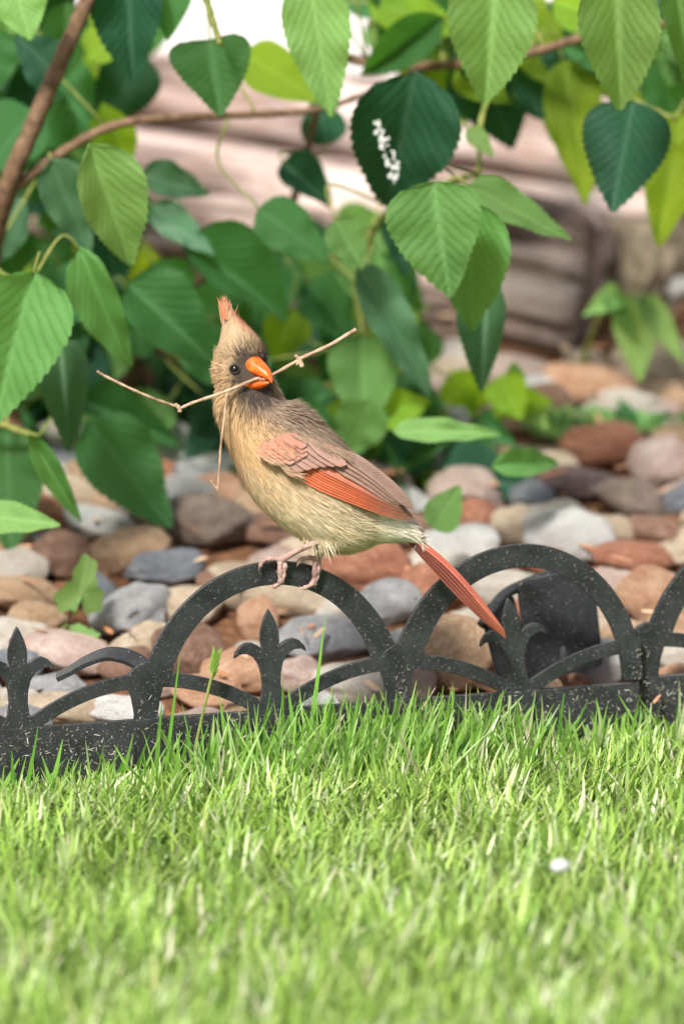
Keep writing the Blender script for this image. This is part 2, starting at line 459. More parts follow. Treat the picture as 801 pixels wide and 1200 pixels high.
# ------------------------------------------------------------------ river stones
def stone_mesh(seed, flat=1.0, ang=0.0):
    bm = bmesh.new(); bmesh.ops.create_icosphere(bm, subdivisions=4, radius=1)
    rr = random.Random(seed); planes = []
    for _ in range(7):
        d = Vector((rr.gauss(0, 1), rr.gauss(0, 1), rr.gauss(0, 1))).normalized(); planes.append((d, rr.uniform(.62, .92)))
    for v in bm.verts:
        p = v.co.normalized()
        for d, h in planes:
            e = p.dot(d)-h
            if e > 0: p = p - d*e*(.55+ang)
        r = 1 + .20*noise.noise(p*1.1+Vector((seed*3.1, 0, 0))) + .075*noise.noise(p*3.0+Vector((0, seed, 0))) + .012*noise.noise(p*9)
        v.co = p*r
    me = bpy.data.meshes.new('river_stone'); bm.to_mesh(me); bm.free()
    me.polygons.foreach_set('use_smooth', [True]*len(me.polygons)); me.materials.append(SM['tan']); return me
STONES = [stone_mesh(i, 1, .0 if i % 3 else .35) for i in range(10)]
placed = []
def stone(px, py, hw, hh, mat, label=None, tilt=0.0, lift=0.0, group=None, mesh=None, pos=None):
    if pos is None:
        g = ground_at(px, py+hh*.75)
        k = (g-CAM).length/DIST
        rx, rz = hw*S*k, hh*S*k
        ry = (rx+rz)*.5*random.uniform(.85, 1.1)
        c = at(px, py, g.y + ry*.3)
    else:
        c, rx, ry, rz = pos
    o = bpy.data.objects.new('river_stone', mesh or random.choice(STONES)); COL.objects.link(o)
    o.location = c; o.scale = (rx*1.04, ry, rz*1.04)
    o.rotation_euler = (random.uniform(-.25, .25), math.radians(tilt), random.uniform(-.3, .3))
    o.material_slots[0].link = 'OBJECT'; o.material_slots[0].material = SM[mat]
    tag(o, label, 'stone', group); placed.append((c.x, c.y, max(rx, ry), c.z)); return o
ST = [
 (245, 612, 54, 33, 'taupe', 'rounded dark taupe stone under the drooping leaf below the bird breast', 0),
 (150, 645, 54, 27, 'tan', 'long tan brown stone propped up against a red brown stone', -22),
 (72, 650, 40, 28, 'brown', 'red brown stone lying behind the long tan stone', 8),
 (110, 614, 46, 22, 'white', 'smooth pale grey white stone under the shrub leaves', 10),
 (196, 663, 46, 22, 'slate', 'flat blue grey stone in front of the taupe stone', -5),
 (152, 715, 48, 34, 'grey', 'angular grey white stone behind the small lobed leaf', -8),
 (46, 731, 36, 27, 'tan', 'round beige stone beside the reddish vine stem', 0),
 (28, 696, 46, 20, 'tan', 'low brown tan stone behind the round beige stone', 8),
 (168, 752, 38, 27, 'buff', 'yellowish buff stone behind the bent end of the edging', -10),
 (222, 762, 42, 36, 'brown', 'brown tan stone seen behind the left leg of the perched arch', 0),
 (78, 766, 52, 27, 'pink', 'pinkish white stone behind the broken edging section', 6),
 (60, 806, 46, 17, 'grey', 'pale flat stone just behind the low arc of the broken section', -4),
 (148, 834, 48, 20, 'white', 'white rounded stone touching the base strip of the edging', 0),
 (110, 692, 30, 20, 'slate', 'small blue grey stone beside the lobed leaf', 0),
 (318, 690, 78, 30, 'buff', 'long olive buff stone seen through the top of the perched arch', 4),
 (302, 725, 24, 28, 'orange', 'small upright peach stone framed by the perched arch', 0),
 (268, 690, 40, 22, 'brown', 'flat brown stone behind the left shoulder of the perched arch', 10),
 (430, 660, 58, 38, 'rust', 'large terracotta stone under the bird tail', 5),
 (450, 708, 44, 28, 'grey', 'tilted pale grey stone in front of the terracotta stone', -25),
 (372, 748, 62, 24, 'grey', 'flat grey stone seen through the middle of the perched arch', -3),
 (420, 800, 56, 28, 'cream', 'broad cream stone right behind the low arc under the perched arch', 0),
 (245, 812, 44, 18, 'orange', 'wide orange tan stone low behind the perched arch', 4),
 (350, 790, 30, 22, 'pink', 'squat pinkish stone behind the fleur ornament of the perched arch', 0),
 (535, 640, 50, 27, 'white', 'rounded pale grey stone beside the red tail feathers', -6),
 (540, 768, 54, 48, 'tan', 'big tan stone behind the left leg of the arch by the tail tip', 0),
 (550, 577, 47, 25, 'pink', 'long pinkish tan stone below the bright leaves', 14),
 (621, 580, 27, 18, 'slate', 'small dark blue grey stone beside the long pinkish stone', -12),
 (668, 628, 55, 33, 'white', 'large white speckled stone in the open stone bed', 4),
 (602, 614, 28, 24, 'buff', 'small buff stone beside the white speckled stone', 0),
 (560, 606, 24, 22, 'rust', 'small rust stone under the long pinkish stone', 0),
 (676, 566, 54, 17, 'plum', 'flat dark plum stone behind the blue grey stone', 3),
 (742, 588, 52, 25, 'taupe', 'dark tapered stone leaning beside the plum stone', 22),
 (738, 655, 46, 22, 'rust', 'rust red stone right of the white speckled stone', 0),
 (640, 660, 40, 18, 'rust', 'rust orange stone in front of the white speckled stone', 10),
 (600, 692, 52, 24, 'cream', 'long cream stone framed by the arch by the tail tip', 3),
 (700, 692, 50, 28, 'pink', 'pinkish cream stone above the black plastic bracket', -8),
 (760, 700, 44, 36, 'orange', 'tall orange tan stone behind the joint of the edging panels', 0),
 (790, 648, 40, 13, 'buff', 'thin flat beige stone lying on the rust red stone', -4),
 (700, 456, 64, 26, 'orange', 'long pale tan stone lying below the lower log', 14),
 (705, 520, 56, 26, 'rust', 'flat rust brown stone below the low ferny sprig', -4),
 (775, 545, 36, 34, 'pink', 'large pinkish brown stone near the ferny sprig', 0),
 (610, 540, 70, 14, 'buff', 'flat buff slab behind the dark plum stone', 2),
 (600, 436, 46, 20, 'pink', 'long pinkish stone at the foot of the lower log', 6),
 (785, 300, 26, 26, 'white', 'white stone beside the mossy stump', 0),
 (792, 335, 30, 16, 'white', 'flat white stone at the foot of the mossy stump', 0),
 (788, 770, 40, 26, 'cream', 'smooth cream stone behind the right edging panel', 0),
 (690, 775, 46, 30, 'white', 'off white stone behind the black plastic bracket', 0),
 (20, 780, 34, 20, 'slate', 'blue grey stone behind the left fleur ornament', 0),
 (20, 825, 34, 20, 'cream', 'low cream stone beside the left fleur ornament', 0),
 (480, 620, 40, 20, 'brown', 'rounded brown stone behind the bird lower belly', 0),
 (330, 620, 46, 20, 'brown', 'shaded brown stone half hidden in the gloom behind the bird belly', 0),
 (480, 800, 34, 24, 'pink', 'plump pinkish stone behind the post between the two arches', 0),
 (640, 800, 44, 18, 'orange', 'low orange tan stone just behind the arch by the tail tip', 0),
 (770, 620, 36, 14, 'brown', 'brown flat stone under the tapered dark stone', 8),
]
for (px, py, hw, hh, mt, lb, tl) in ST:
    stone(px, py, hw, hh, mt, lb, tl)
cnt = 0; names = list(SM)
for row in range(22):
    y = .055 + row*.0245
    for i in range(44):
        x = -.62 + i*.0285 + random.uniform(-.011, .011) + (row % 2)*.014; yy = y + random.uniform(-.01, .01)
        r = random.uniform(.010, .019)*(1+row*.012)
        if yy < x*.3 + .045: continue
        if any((x-a)**2 + (yy-b)**2 < (rr*.8 + r*.6)**2 for a, b, rr, _ in placed[:len(ST)]): continue
        px, py = project((x, yy, ground_z(yy)))
        if px < -60 or px > 880: continue
        if px < 420 and py < 520: continue
        if yy > .56: continue
        if cnt >= 285: continue
        mt = random.choices(names, [1, 4, 6, 7, 5, 6, 2, 2, 4, 6, 2, 1])[0]
        rx, ry, rz = r*random.uniform(.9, 1.45), r*random.uniform(.8, 1.1), r*random.uniform(.55, .85)
        nb = min(range(len(ST)), key=lambda q: (placed[q][0]-x)**2 + (placed[q][1]-yy)**2)
        ddx, ddy = x-placed[nb][0], yy-placed[nb][1]
        rel = 'beside' if abs(ddx) > abs(ddy) else ('behind' if ddy > 0 else 'in front of')
        words = ST[nb][5].split(); stop = [q for q, w_ in enumerate(words) if q > 1 and w_ in ('under', 'propped', 'lying', 'in', 'behind', 'beside', 'seen', 'touching', 'framed', 'right', 'below', 'leaning', 'above', 'near', 'at', 'low', 'just')]
        lab = '%s %s stone %s the %s' % (('rounded', 'flat')[rz < r*.68], SNAME[mt], rel, ' '.join(words[:stop[0]] if stop else words[:5]))
        stone(0, 0, 0, 0, mt, 'small ' + lab, random.uniform(-15, 15), 0, 'small %s stones filling the bed' % SNAME[mt],
              None, (Vector((x, yy, ground_z(yy)+rz*.45)), rx, ry, rz)); cnt += 1

# bark chips and dry litter between the stones: uncountable
N = 1100
rx_ = rng.uniform(-.45, .55, N); ry_ = rng.uniform(.04, .9, N)
rz_ = np.array([ground_z(y) for y in ry_]) + rng.uniform(.0, .022, N)
ang = rng.uniform(0, 2*np.pi, N)
dirs = np.stack([np.cos(ang), np.sin(ang), rng.uniform(-.25, .25, N)], 1)
nr = np.stack([rng.normal(0, .35, N), rng.normal(-.2, .35, N), np.ones(N)], 1); nr /= np.linalg.norm(nr, axis=1)[:, None]
pal = np.array([lin(c) for c in ((170, 118, 86), (190, 144, 112), (140, 104, 80), (206, 176, 146), (120, 90, 70))])
V, F, C = strands(np.stack([rx_, ry_, rz_], 1), dirs, nr, rng.uniform(.005, .017, N), rng.uniform(.0015, .005, N), rng.uniform(-.05, .05, N), rng.uniform(-.1, .15, N), pal[rng.integers(0, 5, N)], 4, .5)
tag(obj('bark_litter', big_mesh('bark_litter', V, F, C), M_DEBRIS), 'orange brown bark chips and dry litter between the stones', 'litter', None, 'stuff')

# ------------------------------------------------------------------ garden edging
FANG = math.radians(16.6)
FE = Vector((math.cos(FANG), math.sin(FANG), 0)); FN = Vector((math.sin(FANG), -math.cos(FANG), 0))   # FN faces the camera
P345 = at(345, 829, 0); ZS = P345.z
FO = Vector((P345.x, 0, ZS))
def fence_u(px):
    d = ray(px, 829); t = (FO-CAM).dot(FN)/d.dot(FN); return (CAM+d*t-FO).dot(FE)
def fence_pt(px, py, off=0.0):
    d = ray(px, py); t = (FO-CAM).dot(FN)/d.dot(FN); return CAM+d*t+FN*off
Q = S                                           # one unit of the ornament drawing
def frame(off, lean=0.0, yaw=0.0, origin=None):
    """local x = along, local y = up, local z = towards the lawn"""
    e = Matrix.Rotation(yaw, 3, 'Z') @ FE; n = Matrix.Rotation(yaw, 3, 'Z') @ FN
    up = (Vector((0, 0, 1))*math.cos(lean) - n*math.sin(lean)); nn = e.cross(up)
    M = Matrix((e, up, nn)).transposed().to_4x4(); M.translation = (origin or FO) + n*off; return M
HALF = (fence_u(465)-fence_u(171))/2
def ell(cx, a, b, h0, n=40, rev=False):
    th0 = math.asin(min(1, h0/b)); pts = [(cx - a*math.cos(th0+(math.pi-2*th0)*i/n), b*math.sin(th0+(math.pi-2*th0)*i/n)) for i in range(n+1)]
    return pts[::-1] if rev else pts
def arch_outline(cx):
    o = ell(cx, HALF+9*Q, 178*Q, 50*Q); i = ell(cx, HALF-23*Q, 150*Q, 40*Q, rev=True)
    return [(min(max(x, cx-HALF), cx+HALF), y) for x, y in o] + i
def arch_end_outline(cx):          # last arch of a panel runs right down to the strip on its right side
    o = [(cx-(HALF+9*Q if t < 1.57 else HALF)*math.cos(t), 178*Q*math.sin(t)) for t in [math.asin(50/178)+(math.pi-.02-math.asin(50/178))*k/44 for k in range(45)]]
    i = [(cx-(HALF-25*Q)*math.cos(t), 150*Q*math.sin(t)) for t in [math.asin(40/150)+(math.pi-.02-math.asin(40/150))*k/44 for k in range(45)]]
    return o + i[::-1]
def low_arc(cx, sgn):
    top = []; bot = []
    for k in range(19):
        x = 145*k/18; h = 46-39*(x/132)**2.1; s = -2*39/132**2*x; nn = math.hypot(1, s); wd = 8.6
        top.append((cx+sgn*(x-s/nn*wd)*Q, (h+wd/nn)*Q)); bot.append((cx+sgn*(x+s/nn*wd)*Q, (h-wd/nn)*Q))
    bot = [(x, max(y, -3*Q)) for x, y in bot]
    return top + bot[::-1]
def post_outline(cx, left=True, right=True):
    P = []
    R = [(0, 68), (5, 67), (14, 62), (24, 50), (23, 44), (17, 24), (14, 6), (15, -4)]
    if right: P += [(cx+x*Q, y*Q) for x, y in R]
    else: P += [(cx+3*Q, 74*Q), (cx+3*Q, -4*Q)]
    if left: P += [(cx-x*Q, y*Q) for x, y in R[::-1][:-1]]
    else: P += [(cx-3*Q, -4*Q), (cx-3*Q, 74*Q)]
    return P
def fleur_outline(cx, tilt=0.0, s=1.0):
    half = [(26, -5), (20, 4), (13, 16), (11, 30), (12, 44), (15, 56), (21, 65), (29, 70), (37, 70), (44, 66)]     # stem and underside of the side petal
    half += [(42, 73), (36, 80), (29, 83), (21, 82), (14, 78), (10.5, 75)]                                          # top of the side petal
    half += [(11.5, 84), (11, 94), (7.5, 106), (3, 116), (0, 121)]
    pts = half + [(-x, y) for x, y in half[::-1][1:]]
    c, s_ = math.cos(tilt), math.sin(tilt)
    return [(cx+(x*c-y*s_)*Q*s if y > 0 else cx+x*Q, (x*s_+y*c)*Q*s if y > 0 else y*Q) for x, y in pts]
def put(name, outlines, thick, root, M, label=None):
    me = flat_shape(name, outlines, thick); me.transform(M)
    o = obj(name, me, M_PLASTIC, root)
    if label: o['label'] = label
    return o

U = [fence_u(171)-2*HALF, fence_u(171), fence_u(465), fence_u(465)+2*HALF-4*Q]
def strip(u0, u1): 
    n = 40; top = [(u0+(u1-u0)*k/n, (0.5*math.sin(k*.9))*Q*.6) for k in range(n+1)]
    return top + [(u1, -.075), (u0, -.075)]
M1 = frame(0, .03)
e1 = thing('lawn_edging_panel', fence_pt(300, 905), 'black plastic scalloped edging panel with the bird perched on its arch', 'edging', 'black plastic edging panels along the lawn')
put('base_strip', [strip(U[0]-.02, U[3]-3*Q)], .0042, e1, M1)
put('post', [post_outline(U[0])], .0034, e1, M1)
put('post', [post_outline(U[1], True, True)], .0034, e1, M1)
put('post', [post_outline(U[2])], .0034, e1, M1)
put('arch', [arch_outline((U[1]+U[2])/2)], .0028, e1, M1)
put('arch', [arch_end_outline((U[2]+U[3])/2)], .0030, e1, M1)
for k, (a, b) in enumerate(((0, 1), (1, 2), (2, 3))):
    c = (U[a]+U[b])/2
    for q in (a, b):
        ar = low_arc(U[q], 1 if q == a else -1)
        put('low_arc', [ar], .0024, e1, M1)
    put('fleur', [fleur_outline(c, (0, .03, .12)[k], (1, 1, .95)[k])], .0031, e1, M1)
# the torn arch of the broken section: strip folded back behind the panel
def ribbon(pts, width_dirs, width, thick):
    P = smooth_path(pts, 24); V = []; F = []
    for i, p in enumerate(P):
        p = Vector(p); t = Vector(P[min(i+1, len(P)-1)]) - Vector(P[max(0, i-1)]); t.normalize()
        wd = (Vector(width_dirs[0]).lerp(Vector(width_dirs[1]), i/(len(P)-1))); wd = (wd - t*wd.dot(t)).normalized(); nn = t.cross(wd)
        for a, b in ((-1, -1), (1, -1), (1, 1), (-1, 1)):
            V.append(p + wd*width/2*a + nn*thick/2*b)
    for i in range(len(P)-1):
        for k in range(4): F.append((i*4+k, i*4+(k+1) % 4, i*4+4+(k+1) % 4, i*4+4+k))
    F.append((3, 2, 1, 0)); n = 4*(len(P)-1); F.append((n, n+1, n+2, n+3))
    me = mesh_from('torn_arch', V, F, False); return me
b0 = fence_pt(172, 784, -.002)
tb = obj('torn_arch', ribbon([b0, fence_pt(162, 777, -.006), fence_pt(148, 773, -.010), fence_pt(132, 774, -.014), fence_pt(112, 784, -.018), fence_pt(94, 797, -.021), fence_pt(80, 806, -.023)],
                 ((.1, .75, .5), (.1, .97, .1)), .010, .0024), M_PLASTIC, e1)
tb['label'] = 'arch torn off and folded back behind the panel'

M2 = frame(-.0045, .0, .02, FO)
e2 = thing('lawn_edging_panel', fence_pt(790, 880), 'black plastic scalloped edging panel overlapping the end of the one under the bird', 'edging', 'black plastic edging panels along the lawn')
V2 = [fence_u(763), fence_u(763)+2*HALF, fence_u(763)+4*HALF]
put('base_strip', [strip(V2[0]-9*Q, V2[2])], .0042, e2, M2)
for u_ in V2[:2]: put('post', [post_outline(u_)], .0034, e2, M2)
put('arch', [arch_outline((V2[0]+V2[1])/2)], .0028, e2, M2)
put('arch', [arch_outline((V2[1]+V2[2])/2)], .0030, e2, M2)
for a in (0, 1):
    put('low_arc', [low_arc(V2[a], 1)], .0024, e2, M2); put('low_arc', [low_arc(V2[a+1], -1)], .0024, e2, M2)
    put('fleur', [fleur_outline((V2[a]+V2[a+1])/2)], .0031, e2, M2)

# black plastic bracket lying behind the arch
def bracket():
    root = thing('plastic_bracket', ground_at(655, 815), 'folded black plastic bracket with a slot lying behind the arch by the tail tip', 'bracket')
    A, B, Cc = fence_pt(578, 752, -.030), fence_pt(640, 720, -.052), fence_pt(700, 700, -.062)
    def plate(name, w_, h_, M, slot=None):
        r = .004; out = []
        for cx, cy, a0 in ((w_-r, h_-r, 0), (r, h_-r, 90), (r, r, 180), (w_-r, r, 270)):
            for k in range(5): a = math.radians(a0+90*k/4); out.append((cx+r*math.cos(a), cy+r*math.sin(a)))
        lines = [out]
        if slot:
            sx, sy, sw, sh = slot; s2 = []
            for cx, cy, a0 in ((sx, sy+sh, 0), (sx, sy-sh, 180)):
                for k in range(9): a = math.radians(a0+180*k/8); s2.append((cx+sw*math.cos(a), cy+sw*math.sin(a)))
            lines.append(s2)
        me = flat_shape(name, lines, .003, .0005); me.transform(M); return obj(name, me, M_PLASTIC, root)
    def fr(o, x, y):
        x = x.normalized(); z = x.cross(y).normalized(); y = z.cross(x); M = Matrix((x, y, z)).transposed().to_4x4(); M.translation = o; return M
    # left plate
    o1 = fence_pt(607, 822, -.030); plate('side_plate', .028, .045, fr(o1, fence_pt(650, 812, -.045)-o1, fence_pt(582, 745, -.032)-o1))
    o2 = fence_pt(648, 822, -.0445); plate('front_plate', .045, .056, fr(o2, fence_pt(740, 806, -.050)-o2, fence_pt(620, 722, -.0455)-o2), (.0225, .010, .0022, .0035))
    # rounded fold along the top
    pts = [fence_pt(586, 750, -.033), fence_pt(600, 735, -.037), fence_pt(622, 719, -.046), fence_pt(660, 706, -.052), fence_pt(698, 697, -.056), fence_pt(706, 706, -.055)]
    P = smooth_path([tuple(p) for p in pts], 5)
    V, F = tube(P, [.0030]*len(P), 10); obj('rounded_fold', mesh_from('rounded_fold', V, F), M_PLASTIC, root)
bracket()

# ------------------------------------------------------------------ lawn
def fence_y(x): return (x-FO.x)*math.tan(FANG)
def lawn():
    N = 30000
    x = rng.uniform(-.36, .36, N); y = -.72*rng.random(N)**1.0 + .02
    fy = (x-FO.x)*math.tan(FANG) - .004
    y = np.where(y > fy, fy - rng.random(N)*.06, y)
    extra = 3400
    x2 = rng.uniform(-.32, .34, extra); y2 = (x2-FO.x)*math.tan(FANG) - .006 - rng.random(extra)**1.5*.10
    x = np.concatenate([x, x2]); y = np.concatenate([y, y2]); N = len(x)
    fy = (x-FO.x)*math.tan(FANG)
    near = np.exp(-((fy-y)/.05)**2)
    px = 400.5 + x/S
    hump = np.interp(px, [-100, 0, 150, 240, 320, 420, 560, 640, 760, 860], [.28, .30, .34, .46, .62, .66, .6, .5, .45, .45])
    patch = np.array([noise.noise((a*14, b*14, 0)) for a, b in zip(x, y)])
    ht = (rng.uniform(.012, .030, N) + .006*patch)*(1-near) + near*rng.uniform(.022, .050, N)*hump
    a = rng.uniform(0, 2*np.pi, N)
    dx = np.cos(a); dy = np.sin(a)
    leanv = rng.uniform(.05, .9, N)
    dirs = np.stack([dx*leanv + .08, dy*leanv*.8, np.ones(N)], 1); dirs /= np.linalg.norm(dirs, axis=1)[:, None]
    bend = np.stack([dx, dy, np.zeros(N)], 1)
    # blade faces mostly sideways to its bend
    nr = bend - dirs*(bend*dirs).sum(1)[:, None]; nr /= np.linalg.norm(nr, axis=1)[:, None]
    wd = rng.uniform(.0016, .0036, N)
    pal = np.array([(.29, .48, .075), (.37, .57, .11), (.46, .64, .18), (.22, .41, .075), (.58, .70, .36), (.78, .75, .55), (.62, .66, .28)])
    idx = rng.choice(7, N, p=[.25, .26, .19, .12, .10, .045, .035])
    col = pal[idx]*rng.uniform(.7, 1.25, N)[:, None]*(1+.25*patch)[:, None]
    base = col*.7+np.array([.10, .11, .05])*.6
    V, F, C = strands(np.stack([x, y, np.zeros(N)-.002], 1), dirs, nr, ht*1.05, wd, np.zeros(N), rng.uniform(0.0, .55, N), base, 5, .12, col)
    return V, F, C
V, F, C = lawn()
# longer uncut blades along the foot of the edging
K = 820
pxk = np.concatenate([rng.normal(430, 120, K*2//3), rng.uniform(-20, 860, K - K*2//3)])
xk = (pxk-400.5)*S; yk = (xk-FO.x)*math.tan(FANG) - .005 - rng.random(K)**1.4*.055
hk = rng.uniform(.028, .058, K)*np.interp(pxk, [-20, 120, 240, 330, 560, 700, 860], [.5, .55, .8, .92, .86, .6, .6])
ak = rng.uniform(0, 2*np.pi, K); lk = rng.uniform(.05, .8, K)
dk = np.stack([np.cos(ak)*lk + .15, np.sin(ak)*lk*.5-.05, np.ones(K)], 1); dk /= np.linalg.norm(dk, axis=1)[:, None]
nk = np.stack([rng.normal(0, .6, K), -np.ones(K), rng.normal(.3, .3, K)], 1); nk -= dk*(nk*dk).sum(1)[:, None]; nk /= np.linalg.norm(nk, axis=1)[:, None]
palk = np.array([(.20, .40, .06), (.26, .47, .09), (.33, .52, .14), (.15, .32, .06), (.44, .55, .26), (.64, .60, .42)])
ck = palk[rng.choice(6, K, p=[.28, .28, .18, .14, .09, .03])]*rng.uniform(.8, 1.15, K)[:, None]
Vk, Fk, Ck = strands(np.stack([xk, yk, np.zeros(K)-.002], 1), dk, nk, hk, rng.uniform(.0015, .0034, K), np.zeros(K), rng.uniform(-.35, .35, K), ck, 5, .1)
Fk = Fk+len(V); V = np.concatenate([V, Vk]); C = np.concatenate([C, Ck]); F = np.concatenate([F, Fk])
# individual taller blades at the edging, foot -> tip in the photograph
TB = [(185, 905, 205, 760), (352, 870, 371, 712), (322, 880, 322, 788), (176, 905, 180, 815), (205, 905, 212, 835), (20, 930, 34, 840), (50, 930, 66, 860), (262, 880, 250, 810),
      (300, 880, 306, 800), (286, 890, 270, 840), (340, 880, 330, 800), (370, 880, 378, 800), (398, 880, 414, 806), (420, 880, 440, 820), (452, 880, 486, 812), (470, 890, 500, 832),
      (520, 880, 540, 836), (545, 880, 580, 812), (560, 890, 566, 850), (596, 880, 604, 820), (620, 880, 640, 836), (654, 880, 682, 816), (690, 890, 700, 840), (745, 900, 782, 828),
      (768, 900, 772, 850), (130, 920, 142, 880), (95, 925, 118, 880), (150, 915, 165, 850), (232, 895, 246, 838), (60, 935, 44, 880), (500, 890, 478, 830), (640, 890, 652, 806), (575, 880, 562, 815), (712, 900, 690, 862),
      (10, 935, 4, 870), (118, 930, 112, 872), (220, 900, 235, 842), (410, 885, 400, 815), (436, 885, 428, 805), (330, 885, 345, 815), (388, 885, 362, 812)]
r_, d_, n_, l_, c_ = [], [], [], [], []
for (a, b, c, d) in TB:
    p = fence_pt(a, b, .006+random.random()*.012); q = fence_pt(c, d, .008+random.random()*.014); v = q-p
    r_.append(tuple(p)); d_.append(tuple(v.normalized())); l_.append(v.length); n_.append(tuple((Vector((random.uniform(-.5, .5), -1, .1)) - v.normalized()*0).normalized()))
    c_.append(random.choice([(.17, .42, .05), (.22, .48, .07), (.14, .36, .05)]))
n_ = np.array(n_); d_ = np.array(d_); n_ -= d_*(n_*d_).sum(1)[:, None]; n_ /= np.linalg.norm(n_, axis=1)[:, None]
k = len(TB)
V2_, F2_, C2_ = strands(np.array(r_), d_, n_, np.array(l_), rng.uniform(.0022, .0036, k), np.zeros(k), rng.uniform(-.08, .08, k), np.array(c_), 6, .1)
# rows differ (6 vs 5): append with offset
F2_ = F2_+len(V); V = np.concatenate([V, V2_]); C = np.concatenate([C, C2_]); F = np.concatenate([F, F2_])
tag(obj('lawn_grass', big_mesh('lawn_grass', V, F, C), M_GRASS), 'bright green mown lawn grass in front of the edging', 'grass', None, 'stuff')

# dry clippings stuck to the strip
N = 5200
uu = rng.uniform(U[0], V2[1], N); hh = -rng.random(N)**.8*.034
up_low = rng.random(N) < .22
hh = np.where(up_low, rng.uniform(0, .02, N), hh)
pos = np.array([tuple(FO + FE*u + Vector((0, 0, 1))*h + FN*.0026) for u, h in zip(uu, hh)])
keep = np.ones(N, bool)
for i in range(N):
    if up_low[i]:
        keep[i] = min(abs(uu[i]-q) for q in U) < 13*Q
a = rng.uniform(0, 2*np.pi, N)
dd = np.array([tuple(FE*math.cos(t) + Vector((0, 0, 1))*math.sin(t)) for t in a])
nn = np.tile(np.array(tuple(FN)), (N, 1))
pal = np.array([lin(c) for c in ((176, 170, 154), (120, 114, 98), (210, 206, 196), (92, 88, 78))])
V, F, C = strands(pos[keep], dd[keep], nn[keep], (.0004+rng.random(N)**3.5*.0042)[keep]*.8, rng.uniform(.0002, .0005, N)[keep], rng.uniform(0, .25, N)[keep], rng.uniform(-.2, .2, N)[keep], pal[rng.integers(0, 4, N)][keep], 4, .4)
tag(obj('dry_clippings', big_mesh('dry_clippings', V, F, C), M_DEBRIS), 'tiny dry grass clippings stuck to the base of the edging', 'clippings', None, 'stuff')

# seed head on a stalk
sh = thing('grass_seed_head', fence_pt(215, 905, .012), 'single green grass seed head standing before the perched arch', 'seed head')
pts = smooth_path([tuple(fence_pt(214, 905, .012)), tuple(fence_pt(226, 850, .012)), tuple(fence_pt(238, 795, .013)), tuple(fence_pt(246, 764, .013))], 6)
Vt, Ft = tube(pts, [.0009]*len(pts), 6); obj('stalk', mesh_from('stalk', Vt, Ft), M_GSTEM, sh)
r_, d_, n_ = [], [], []
for i in range(46):
    t = i/45; p = fence_pt(241+5*t, 788-26*t, .013); a = i*2.4
    v = Vector((math.cos(a)*.5+.12, math.sin(a)*.5, 1)).normalized(); r_.append(tuple(p)); d_.append(tuple(v)); n_.append(tuple(Vector((math.sin(a), -math.cos(a), .1)).normalized()))
V, F, C = strands(np.array(r_), np.array(d_), np.array(n_), np.full(46, .006), np.full(46, .0016), np.zeros(46), np.zeros(46), np.tile((.30, .50, .10), (46, 1)), 4, .2)
obj('seed_spikelet', big_mesh('seed_spikelet', V, F, C), M_GRASS, sh)['kind'] = 'stuff'

# white clover flower and a yellow petal in the lawn
g = ground_at(655, 1112); fl = thing('clover_flower', g, 'small white clover flower in the mown lawn', 'flower')
Vt, Ft = tube([g, g+Vector((.001, 0, .02)), g+Vector((0, 0, .040))], [.0008]*3, 6); obj('stalk', mesh_from('stalk', Vt, Ft), M_GSTEM, fl)
bm = bmesh.new(); bmesh.ops.create_icosphere(bm, subdivisions=3, radius=.0048)
for v in bm.verts: v.co = Vector((v.co.x, v.co.y, v.co.z*.7))*(1+.22*noise.noise(v.co*900)) + g + Vector((0, 0, .042))
me = bpy.data.meshes.new('blossom'); bm.to_mesh(me); bm.free(); obj('blossom', me, M_PETAL, fl)
g = at(413, 970, fence_y(.005)-.07)
bm = bmesh.new(); bmesh.ops.create_uvsphere(bm, u_segments=12, v_segments=8, radius=.0026)
for v in bm.verts: v.co = Vector((v.co.x*1.1, v.co.y, v.co.z*.5 + .15*v.co.x**2/.0026))
me = bpy.data.meshes.new('yellow_petal'); bm.to_mesh(me); bm.free(); o = obj('yellow_petal', me, M_YPETAL); o.location = g
tag(o, 'tiny yellow petal caught in the grass', 'petal')

# ------------------------------------------------------------------ leaves
def leaf_mesh(seed, fold, droop, twist, tooth=.009, nx=6, ny=30, shape=1.0):
    rr = random.Random(seed); V = []; UV = []; F = []
    for j in range(ny+1):
        v = j/ny
        hw = .5*(math.sin(math.pi*min(1, v**(.58*shape)))**.8)*(1-.10*v) if 0 < v < 1 else 0.0
        hw = max(hw, .004)
        tw = twist*(v-.4)
        for i in range(-nx, nx+1):
            u = i/nx
            e = 1 + (tooth*2.2*(1 if j % 2 else -1) if abs(i) == nx and 1 < j < ny-1 else 0)
            x = u*hw*e; y = v + (.035 if abs(i) == nx and j % 2 else 0)*(.6)
            z = fold*abs(u)*hw*2 - droop*v*v + .035*noise.noise((u*1.7+seed*5, v*3.1, 0)) + .022*math.sin(v*19+seed)*abs(u)**1.6
            x, z = x*math.cos(tw)-z*math.sin(tw), x*math.sin(tw)+z*math.cos(tw)
            V.append((x, y, z)); UV.append((.5+u*hw, v))
    n = 2*nx+1
    for j in range(ny):
        for i in range(n-1): F.append((j*n+i, j*n+i+1, (j+1)*n+i+1, (j+1)*n+i))
    me = mesh_from('leaf', V, F, True, None, UV); me.materials.append(LM['F']); return me
LEAVES = [leaf_mesh(1, .18, .10, .1), leaf_mesh(2, .30, .22, -.2), leaf_mesh(3, .10, -.06, .25), leaf_mesh(4, .22, .30, .0), leaf_mesh(5, .05, .12, -.15), leaf_mesh(6, .5, .18, .15)]

